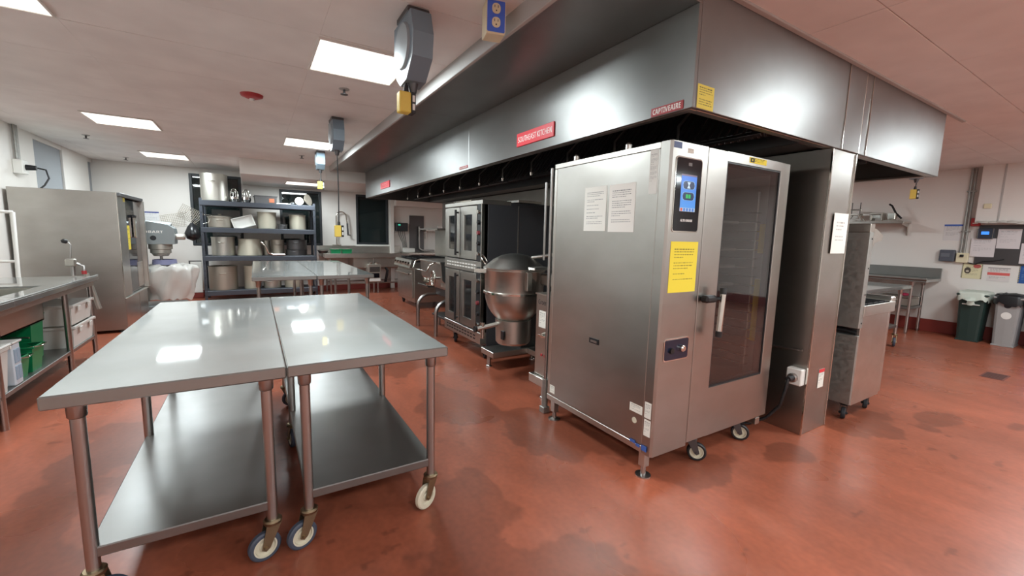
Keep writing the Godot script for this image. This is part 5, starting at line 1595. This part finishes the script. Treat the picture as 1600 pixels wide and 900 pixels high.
func build_mixer() -> void:
	var t := thing("stand_mixer", "grey floor mixer with a plastic-covered bowl behind the steel cabinet", "mixer", Vector3(-1.42, 0, -9.1))
	var st := S()
	# rounded head
	var pts := PackedVector2Array()
	for p in [[-0.42, 1.1], [0.27, 1.1], [0.28, 1.28], [0.27, 1.36], [0.2, 1.42], [0.0, 1.46], [-0.42, 1.5]]:
		pts.append(Vector2(p[0], p[1]))
	prism(st, pts, 0.34, Transform3D(Basis(), Vector3(0, 0, -0.17)))
	put(t, "head", st, M.mixer)
	ptube(t, "head_cap", [Vector3(-0.42, 1.44, 0.0), Vector3(0.22, 1.39, 0.0)], 0.07, M.mixer, 14)
	words(t, "lettering", "HOBART", Vector3(-0.02, 1.3, 0.1705), Vector3.RIGHT, Vector3.UP, 0.04, M.ink_white, 0.3)
	plathe(t, "emblem", [Vector2(0, 0), Vector2(0.04, 0), Vector2(0.04, 0.002), Vector2(0, 0.002)], M.ink, Transform3D(Basis(Vector3.RIGHT, PI / 2), Vector3(0.0, 1.2, 0.17)), 18)
	plathe(t, "attachment_hub", [Vector2(0, 0), Vector2(0.05, 0), Vector2(0.05, 0.1), Vector2(0.04, 0.12), Vector2(0, 0.12)], M.alu, Transform3D(Basis(Vector3(0, 0, 1), -PI / 2), Vector3(0.28, 1.22, 0)), 18)
	plathe(t, "planetary", [Vector2(0, 0.0), Vector2(0.1, 0.0), Vector2(0.12, 0.04), Vector2(0.14, 0.05), Vector2(0.14, 0.11), Vector2(0.16, 0.12), Vector2(0.16, 0.2), Vector2(0, 0.2)], M.alu, Transform3D(Basis(), Vector3(0.06, 0.9, 0)), 28)
	ptube(t, "agitator_shaft", [Vector3(0.06, 0.6, 0), Vector3(0.06, 0.92, 0)], 0.02, M.tube, 10)
	pbox(t, "column", Vector3(-0.55, 0.1, -0.2), Vector3(-0.28, 1.15, 0.2), M.mixer, 0.04)
	pbox(t, "base_plate", Vector3(-0.55, 0.0, -0.3), Vector3(0.35, 0.1, 0.3), M.mixer, 0.02)
	pbox(t, "yoke", Vector3(-0.28, 0.62, -0.3), Vector3(-0.05, 0.72, 0.3), M.mixer, 0.02)
	# guard ring and bowl
	plathe(t, "guard", [Vector2(0.14, 0.755), Vector2(0.17, 0.755), Vector2(0.16, 0.84), Vector2(0.14, 0.84)], M.purple, Transform3D(Basis(), Vector3(0.1, 0, 0)), 24)
	plathe(t, "bowl", [Vector2(0, 0.22), Vector2(0.1, 0.23), Vector2(0.2, 0.34), Vector2(0.26, 0.5), Vector2(0.27, 0.68), Vector2(0.255, 0.68), Vector2(0.2, 0.4), Vector2(0, 0.25)], M.alu, Transform3D(Basis(), Vector3(0.1, 0, 0.0)), 28, true)
	# loose plastic over the bowl
	st = S()
	var r := RandomNumberGenerator.new()
	r.seed = 77
	var prof := [[0.02, 0.75], [0.2, 0.75], [0.3, 0.73], [0.325, 0.66], [0.31, 0.5], [0.29, 0.36], [0.26, 0.25], [0.25, 0.17]]
	var rings := []
	for i in prof.size():
		var ring := []
		for k in 36:
			var a := TAU * k / 36
			var w: float = 1.0 + (0.09 * sin(a * 5.0 + i * 0.9) + 0.07 * sin(a * 9.0 - i * 1.3) + r.randf_range(-0.07, 0.07)) * minf(1.0, i * 0.3)
			ring.append(Vector3(0.16 + cos(a) * prof[i][0] * w * 1.15, prof[i][1] + r.randf_range(-0.03, 0.03), sin(a) * prof[i][0] * w))
		rings.append(ring)
	shell(st, rings, Vector3(0.16, 0.45, 0))
	var bag := put(self, "plastic_cover", st, M.bag)
	bag.position = t.position
	tag(bag, "crumpled clear-white plastic draped over the mixer bowl", "plastic cover")

# ------------------------------------------------------------------ pot rack at the back
func pot(called: String, label: String, at: Vector3, r: float, h: float, m: Material, handles := true, lid := false, top := 1.0) -> Node3D:
	var t := thing(called, label, "pot", at, rng.randf_range(-0.4, 0.4), "pots and pans on the rack")
	plathe(t, "body", [Vector2(0, 0), Vector2(r * 0.97, 0), Vector2(r, 0.012), Vector2(r * top, h - 0.012), Vector2(r * top + 0.008, h - 0.012), Vector2(r * top + 0.008, h), Vector2(r * top - 0.006, h), Vector2(r - 0.008, 0.015), Vector2(0, 0.012)], m, Transform3D(), 28)
	if handles:
		for s in [-1.0, 1.0]:
			ptube(t, "handle", [Vector3(-0.05, h * 0.72, s * r), Vector3(-0.045, h * 0.72, s * (r + 0.035)), Vector3(0.045, h * 0.72, s * (r + 0.035)), Vector3(0.05, h * 0.72, s * r)], 0.006, m, 6)
	if lid:
		plathe(t, "lid", [Vector2(r * top + 0.012, h), Vector2(r * top + 0.012, h + 0.01), Vector2(r * 0.6, h + 0.03), Vector2(0.03, h + 0.035), Vector2(0.02, h + 0.06), Vector2(0, h + 0.06)], m, Transform3D(), 28)
	return t

func build_back_rack() -> void:
	var t := thing("storage_rack", "black four-shelf steel rack full of pots against the back wall", "rack", Vector3(0.12, 0, -9.95))
	var x0 := -0.97
	var x1 := 0.97
	for x in [x0, x1]:
		for z in [-0.3, 0.3]:
			var st := S()
			var sx := -1.0 if x < 0 else 1.0
			var sz := -1.0 if z < 0 else 1.0
			box(st, Vector3(x - sx * 0.045, 0.0, z), Vector3(x, 1.93, z - sz * 0.005), 0.001)
			box(st, Vector3(x, 0.0, z - sz * 0.006), Vector3(x - sx * 0.005, 1.93, z - sz * 0.05), 0.001)
			var post := put(t, "post", st, M.rack)
			for k in 12:
				if z > 0:
					pbox(post, "slot", Vector3(x - sx * 0.03, 0.3 + k * 0.135, z), Vector3(x - sx * 0.018, 0.33 + k * 0.135, z + 0.0015), M.black, 0.0)
	for y in [1.89, 1.395, 0.86, 0.2]:
		pbox(t, "shelf", Vector3(x0 + 0.01, y - 0.03, -0.29), Vector3(x1 - 0.01, y, 0.29), M.rack, 0.002)
		for z in [-0.295, 0.295]:
			pbox(t, "beam", Vector3(x0 + 0.006, y - 0.09, z - 0.012), Vector3(x1 - 0.006, y - 0.002, z + 0.012), M.rack, 0.003)
	pbox(t, "divider", Vector3(-0.08, 0.2, -0.02), Vector3(-0.04, 0.8, 0.02), M.rack, 0.002)
	var zc := -9.9
	# top shelf
	pot("stock_pot", "very tall stock pot on top of the rack at its left end", Vector3(-0.62, 1.89, zc), 0.215, 0.5, M.alu)
	for q in [[-0.31, 0.1, "left balloon whisk standing on the rack top"], [-0.11, -0.1, "right balloon whisk standing on the rack top"]]:
		var w := thing("whisk", q[2], "whisk", Vector3(q[0], 1.89, zc + 0.05), q[1])
		for k in 5:
			var a := PI * k / 5
			var loop := []
			for i in 11:
				var b := PI * i / 10.0
				loop.append(Vector3(cos(a) * 0.07 * cos(b), 0.1 + 0.16 * sin(b), sin(a) * 0.07 * cos(b)))
			ptube(w, "wire", loop, 0.003, M.chrome, 5)
		plathe(w, "bowl_base", [Vector2(0, 0), Vector2(0.06, 0), Vector2(0.08, 0.06), Vector2(0.07, 0.1), Vector2(0, 0.1)], M.chrome, Transform3D(), 14)
	var rp := thing("roasting_pan", "dark rectangular roasting pan with copper stains on the rack top", "pan", Vector3(0.21, 1.89, zc), 0.05, "pots and pans on the rack")
	tub(rp, Vector3(-0.19, 0, -0.2), Vector3(0.19, 0.15, 0.2), 0.06, M.dark_steel, 0.012)
	pbox(rp, "stain", Vector3(0.05, 0.02, 0.19), Vector3(0.14, 0.1, 0.196), M.copper, 0.002)
	var la := thing("ladle", "steel ladles lying flat toward the right of the rack top", "ladle", Vector3(0.5, 1.89, zc + 0.1), 0.3)
	ptube(la, "handle", [Vector3(-0.12, 0.012, 0), Vector3(0.18, 0.02, 0.02)], 0.01, M.chrome, 8)
	plathe(la, "cup", [Vector2(0, 0), Vector2(0.04, 0.01), Vector2(0.055, 0.05), Vector2(0.05, 0.05), Vector2(0, 0.012)], M.chrome, Transform3D(Basis(), Vector3(0.2, 0.0, 0.02)), 16, true)
	var di := thing("round_strainer", "round white strainer standing on edge on the rack top", "strainer", Vector3(0.81, 1.89, zc + 0.1))
	plathe(di, "disc", [Vector2(0, 0), Vector2(0.075, 0), Vector2(0.08, 0.02), Vector2(0, 0.02)], M.alu_dull, Transform3D(Basis(Vector3.RIGHT, PI / 2 - 0.2), Vector3(0, 0.082, 0)), 24)
	plathe(di, "centre", [Vector2(0, 0), Vector2(0.03, 0), Vector2(0.03, 0.006), Vector2(0, 0.006)], M.alu_dull, Transform3D(Basis(Vector3.RIGHT, PI / 2 - 0.2), Vector3(0, 0.086, 0.02)), 16)
	var fp := thing("flat_pan", "pan leaning on edge at the right end of the rack top", "pan", Vector3(0.96, 1.89, zc + 0.06), 0.9, "pots and pans on the rack")
	plathe(fp, "body", [Vector2(0, 0), Vector2(0.1, 0), Vector2(0.12, 0.03), Vector2(0.115, 0.03), Vector2(0, 0.005)], M.alu_dull, Transform3D(Basis(Vector3.RIGHT, PI / 2 - 0.25), Vector3(0, 0.118, 0)), 24)
	ptube(fp, "handle", [Vector3(0.1, 0.15, 0.0), Vector3(0.06, 0.24, -0.02)], 0.007, M.chrome, 6)
	# second shelf
	pot("sauce_pot", "wide domed pot at the left of the second shelf", Vector3(-0.56, 1.395, zc), 0.19, 0.2, M.alu_dull, true, true)
	var tr := thing("plastic_tray", "white rectangular tray tilted on the second shelf", "tray", Vector3(-0.145, 1.41, zc + 0.07), 0.0)
	tr.rotation.z = 0.3
	pbox(tr, "bottom", Vector3(-0.18, 0.02, -0.02), Vector3(0.17, 0.2, 0.0), M.white, 0.004)
	for q in [[-0.19, -0.17, 0.01, 0.21], [0.16, 0.18, 0.01, 0.21], [-0.19, 0.18, 0.0, 0.02], [-0.19, 0.18, 0.2, 0.22]]:
		pbox(tr, "rim", Vector3(q[0], q[2], -0.02), Vector3(q[1], q[3], 0.03), M.white, 0.004)
	pot("stock_pot", "cream aluminium pot in the middle of the second shelf", Vector3(0.22, 1.395, zc), 0.165, 0.33, M.pot_cream, false)
	pot("small_pan", "small dark pan between the two cream pots on the second shelf", Vector3(0.49, 1.395, zc + 0.08), 0.085, 0.1, M.dark_steel, true)
	pot("stock_pot", "cream aluminium pot at the right of the second shelf", Vector3(0.77, 1.395, zc), 0.15, 0.3, M.pot_cream, false)
	# third shelf
	pot("stock_pot", "aluminium pot with flat lid at the left of the third shelf", Vector3(-0.53, 0.86, zc), 0.19, 0.36, M.alu)
	pot("stock_pot", "tapered cream pot turned upside down on the third shelf", Vector3(-0.1, 0.86, zc), 0.215, 0.33, M.pot_cream, false, false, 0.85)
	pot("sauce_pot", "steel sauce pot right of the upturned cream pot", Vector3(0.192, 0.86, zc - 0.1), 0.068, 0.3, M.alu_dull, false)
	var ho := ptube(self, "long_ladle", [Vector3(0.1, 1.13, zc + 0.23), Vector3(0.17, 1.06, zc + 0.24), Vector3(0.22, 0.92, zc + 0.24), Vector3(0.3, 0.885, zc + 0.24), Vector3(0.46, 0.89, zc + 0.24), Vector3(0.5, 0.88, zc + 0.24)], 0.02, M.chrome, 8)
	tag(ho, "curved shiny ladle handle at the front of the third shelf", "ladle")
	pot("sauce_pot", "tall steel pot beside the dark pans on the third shelf", Vector3(0.39, 0.86, zc), 0.12, 0.32, M.alu_dull, true)
	pot("frying_pan", "stacked dark frying pans at the right end of the third shelf", Vector3(0.73, 0.86, zc), 0.2, 0.12, M.dark_steel, true)
	pot("frying_pan", "uppermost dark pan of the stack on the third shelf", Vector3(0.74, 0.98, zc), 0.19, 0.2, M.dark_steel, true)
	# bottom shelf
	pot("stock_pot", "large dull stock pot at the left of the bottom shelf", Vector3(-0.56, 0.2, zc), 0.235, 0.46, M.alu_dull)
	pot("stock_pot", "second stock pot on the bottom shelf behind the far table", Vector3(-0.08, 0.2, zc), 0.14, 0.46, M.pot_cream, false)
	pot("stock_pot", "low pot on the bottom shelf seen under the far table", Vector3(0.27, 0.2, zc), 0.16, 0.2, M.alu)
	pot("stock_pot", "rightmost low pot on the bottom shelf seen between table legs", Vector3(0.66, 0.2, zc), 0.17, 0.2, M.pot_cream, false)
	# wire baskets and dark bag hanging at the rack's left side
	for q in [[-1.24, 1.5, 0.2, "flat wire basket hanging left of the rack near the mixer"], [-1.0, 1.62, -0.5, "wire skimmer with a bent handle hanging on the rack post"]]:
		var b := thing("wire_basket", q[3], "basket", Vector3(q[0], q[1], -9.75), 0.1)
		b.rotation.z = q[2]
		for k in 13:
			var x := -0.17 + k * 0.0275
			ptube(b, "wire", [Vector3(x, 0.12, 0), Vector3(x, 0.0, 0.02), Vector3(x * 0.8, -0.12, 0.03)], 0.0035, M.alu_dull, 5)
		for y in [0.12, 0.09, 0.06, 0.03, 0.0, -0.03, -0.06, -0.09, -0.12]:
			ptube(b, "wire", [Vector3(-0.18, y, 0.01), Vector3(0.17, y, 0.01)], 0.0035, M.alu_dull, 5)
		ptube(b, "handle", [Vector3(0.17, 0.1, 0), Vector3(0.28, 0.16, 0), Vector3(0.3, 0.02, 0), Vector3(0.24, -0.06, 0)], 0.006, M.chrome, 6)
	var bag := thing("black_bag", "black bag hanging on the left post of the rack", "bag", Vector3(-0.97, 1.14, -9.62))
	plathe(bag, "body", [Vector2(0, 0.0), Vector2(0.09, 0.04), Vector2(0.12, 0.14), Vector2(0.07, 0.26), Vector2(0.02, 0.33), Vector2(0, 0.33)], M.bag_black, Transform3D(Basis().scaled(Vector3(1, 1, 0.5)), Vector3.ZERO), 12, true)
	ptube(bag, "strap", [Vector3(0, 0.32, 0), Vector3(0.06, 0.4, 0), Vector3(0.1, 0.38, 0)], 0.01, M.bag_black, 6)
	# white board leaning in the corner by the rack
	var wb := thing("cutting_board", "large white cutting board leaning beside the rack's left post", "board", Vector3(-1.02, 0.1, -10.28))
	wb.rotation.x = -0.12
	pbox(wb, "board", Vector3(-0.09, 0.005, 0.0), Vector3(0.09, 0.62, 0.02), M.white, 0.006)
	pbox(wb, "edge", Vector3(-0.115, -0.02, 0.0), Vector3(-0.092, 0.64, 0.02), M.dark_steel, 0.003)
	pbox(wb, "top_edge", Vector3(-0.115, 0.622, 0.0), Vector3(0.09, 0.642, 0.022), M.dark_steel, 0.003)
	pbox(wb, "stand", Vector3(-0.1, -0.1, -0.03), Vector3(0.1, 0.0, 0.04), M.base_red, 0.003)

# ------------------------------------------------------------------ back wall: sink, boxes
func build_back_wall() -> void:
	var t := thing("back_sink", "long steel sink counter with high backsplash under the far windows", "counter", Vector3(2.2, 0, -10.2))
	pbox(t, "top", Vector3(-0.95, 0.84, -0.36), Vector3(0.92, 0.875, 0.4), M.steel, 0.006)
	pbox(t, "front_roll", Vector3(-0.95, 0.8, 0.385), Vector3(0.92, 0.9, 0.41), M.steel, 0.008)
	pbox(t, "end_roll", Vector3(-0.97, 0.82, -0.36), Vector3(-0.94, 0.895, 0.4), M.steel, 0.008)
	pbox(t, "backsplash", Vector3(-0.95, 0.875, -0.385), Vector3(0.92, 1.05, -0.355), M.steel, 0.005)
	pbox(t, "basin", Vector3(-0.35, 0.56, -0.28), Vector3(0.75, 0.84, 0.32), M.steel, 0.02)
	for x in [-0.82, 0.1, 0.85]:
		for z in [-0.3, 0.32]:
			ptube(t, "leg", [Vector3(x, 0, z), Vector3(x, 0.84, z)], 0.02, M.tube, 12)
	for z in [-0.3, 0.32]:
		ptube(t, "cross_rail", [Vector3(-0.82, 0.22, z), Vector3(0.85, 0.22, z)], 0.016, M.tube, 10)
	for q in [[1.5, "left green tub on the back sink's drainboard"], [1.73, "right green tub on the back sink's drainboard"]]:
		var b := thing("small_tub", q[1], "tub", Vector3(q[0], 0.875, -9.95), 0.0, "green tubs on the back sink")
		tub(b, Vector3(-0.1, 0, -0.1), Vector3(0.1, 0.12, 0.1), 0.1, M.green, 0.01)
		pbox(b, "contents", Vector3(-0.085, 0.06, -0.085), Vector3(0.085, 0.125, 0.085), M.copper if q[0] < 1.5 else M.alu_dull, 0.02)
	var tray := thing("oval_tray", "dark oval tray at the left end of the back sink", "tray", Vector3(1.25, 0.905, -9.95))
	plathe(tray, "body", [Vector2(0, 0), Vector2(0.1, 0), Vector2(0.14, 0.06), Vector2(0.134, 0.06), Vector2(0, 0.006)], M.dark_steel, Transform3D(Basis().scaled(Vector3(0.8, 1, 1.2)), Vector3.ZERO), 22)
	plathe(tray, "rim", [Vector2(0.136, 0.056), Vector2(0.148, 0.058), Vector2(0.148, 0.066), Vector2(0.136, 0.066)], M.alu, Transform3D(Basis().scaled(Vector3(0.8, 1, 1.2)), Vector3.ZERO), 22)
	# gooseneck faucet
	var f := thing("gooseneck_faucet", "tall chrome gooseneck pre-rinse faucet against the back wall", "faucet", Vector3(1.62, 1.05, -10.5))
	var pts := [Vector3(0, -0.05, 0), Vector3(0, 0.62, 0)]
	pts.append_array(arc(Vector3(0.11, 0.66, 0), Vector3(-0.11, 0, 0), Vector3(0, 0.12, 0), 0, 170, 10))
	pts.append(Vector3(0.24, 0.5, 0.0))
	pts[0] = Vector3(0, 0.005, 0)
	ptube(f, "riser", pts, 0.016, M.chrome, 10)
	ptube(f, "spray_head", [Vector3(0.24, 0.52, 0.0), Vector3(0.25, 0.26, 0.0)], 0.02, M.dark_steel, 10)
	pbox(f, "spray_lever", Vector3(0.23, 0.24, 0.0), Vector3(0.3, 0.26, 0.03), M.chrome, 0.004)
	pbox(f, "wall_bracket", Vector3(-0.02, 0.4, -0.098), Vector3(0.02, 0.44, 0.0), M.chrome, 0.004)
	pbox(f, "mixing_valve", Vector3(-0.1, 0.005, -0.06), Vector3(0.1, 0.02, 0.02), M.chrome, 0.02)
	# steel unit under the sink
	var d := thing("booster_unit", "steel box with two round caps and dark grille under the back sink", "appliance", Vector3(2.28, 0, -9.82))
	pbox(d, "case", Vector3(-0.14, 0.26, -0.14), Vector3(0.14, 0.66, 0.14), M.alu, 0.01)
	for x in [-0.07, 0.07]:
		plathe(d, "cap", [Vector2(0, 0), Vector2(0.05, 0), Vector2(0.05, 0.045), Vector2(0, 0.05)], M.chrome, Transform3D(Basis(), Vector3(x, 0.66, 0.02)), 16)
		ptube(d, "leg", [Vector3(x * 1.4, 0.0, 0.0), Vector3(x * 1.4, 0.27, 0.0)], 0.016, M.tube, 10)
	for k in 4:
		pbox(d, "grille_bar", Vector3(-0.11, 0.58 - k * 0.028, 0.138), Vector3(0.11, 0.6 - k * 0.028, 0.144), M.black, 0.001)
	pbox(d, "control_window", Vector3(-0.1, 0.36, 0.138), Vector3(0.1, 0.46, 0.143), M.black_gloss, 0.002)
	pbox(d, "lower_plate", Vector3(-0.12, 0.28, 0.138), Vector3(0.12, 0.34, 0.144), M.white, 0.002)
	var hz := ptube(self, "drain_hose", [Vector3(2.55, 0.62, -9.92), Vector3(2.62, 0.5, -9.9), Vector3(2.6, 0.38, -9.9), Vector3(2.58, 0.22, -9.95)], 0.03, M.black, 8)
	tag(hz, "black drain hose hanging under the back sink", "hose")
	# bay right of the sink
	var zb := ZB + 0.002
	var th := thing("dosing_unit", "black dosing unit with a small green display on the back wall", "controller", Vector3(3.15, 1.36, ZB + 0.002))
	pbox(th, "case", Vector3(-0.15, 0.06, 0.0), Vector3(0.15, 0.27, 0.12), M.frame_dark, 0.012)
	pbox(th, "display", Vector3(-0.1, 0.2, 0.118), Vector3(-0.04, 0.235, 0.123), M.led_green, 0.001)
	for k in 4:
		ptube(th, "tube", [Vector3(-0.08 + k * 0.05, 0.08, 0.07), Vector3(-0.07 + k * 0.05, -0.02, 0.07), Vector3(0.04 + k * 0.03, -0.24, 0.03), Vector3(0.05 + k * 0.03, -0.34, 0.03)], 0.007, M.black, 6)
	var gp := thing("wall_plate", "grey steel splash plate on the wall beside the dosing unit", "panel", Vector3(3.56, 0.8, ZB))
	pbox(gp, "plate", Vector3(-0.19, 0.0, 0.0), Vector3(0.19, 1.02, 0.02), M.dark_steel, 0.003)
	pbox(gp, "top_flange", Vector3(-0.19, 1.02, 0.0), Vector3(0.19, 1.035, 0.05), M.steel, 0.003)
	var gn := ptube(self, "gas_pipe", [Vector3(3.6, 1.55, ZB + 0.09), Vector3(3.6, 1.0, ZB + 0.09), Vector3(3.68, 0.945, ZB + 0.09), Vector3(4.0, 0.94, ZB + 0.09)], 0.022, M.tube, 10)
	tag(gn, "bent silver gas pipe on the wall behind the far range", "pipe")
	var sh := thing("corner_shelf", "small steel wall shelf behind the far range", "shelf", Vector3(4.1, 1.44, ZB))
	pbox(sh, "board", Vector3(-0.4, 0.0, 0.0), Vector3(0.4, 0.03, 0.35), M.steel, 0.005)
	for x in [-0.3, 0.3]:
		pbox(sh, "bracket", Vector3(x - 0.01, -0.2, 0.0), Vector3(x + 0.01, 0.0, 0.03), M.steel, 0.002)
	var wbx := pbox(self, "white_box", Vector3(3.18, 0.905, -10.56), Vector3(3.45, 1.0, -10.4), M.white, 0.006)
	tag(wbx, "low white box standing where the back sink ends", "box")
	var ct := thing("side_counter", "low steel counter in the corner behind the far range", "counter", Vector3(3.62, 0, -10.3))
	pbox(ct, "top", Vector3(-0.48, 0.86, -0.28), Vector3(0.9, 0.905, 0.3), M.steel, 0.005)
	for x in [-0.4, 0.8]:
		for z in [-0.2, 0.25]:
			ptube(ct, "leg", [Vector3(x, 0, z), Vector3(x, 0.86, z)], 0.02, M.tube, 10)
	var sw := pbox(self, "switch_plate", Vector3(4.05, 1.49, -10.45), Vector3(4.3, 1.58, -10.35), M.white, 0.004)
	tag(sw, "small white box on the corner shelf behind the far range", "box")
	# notice by the mixer
	var im := print_image(60, 56, c8(222, 222, 222), c8(150, 152, 160), 95, 0.12, 8)
	im.fill_rect(Rect2i(0, 0, 60, 6), c8(76, 84, 146))
	tag(sheet(self, "wall_notice", Vector3(-1.82, 1.45, zb), Vector3(0.25, 0, 0), Vector3(0, 0.22, 0), paper(im)), "white notice with a blue band on the back wall above the mixer", "notice")
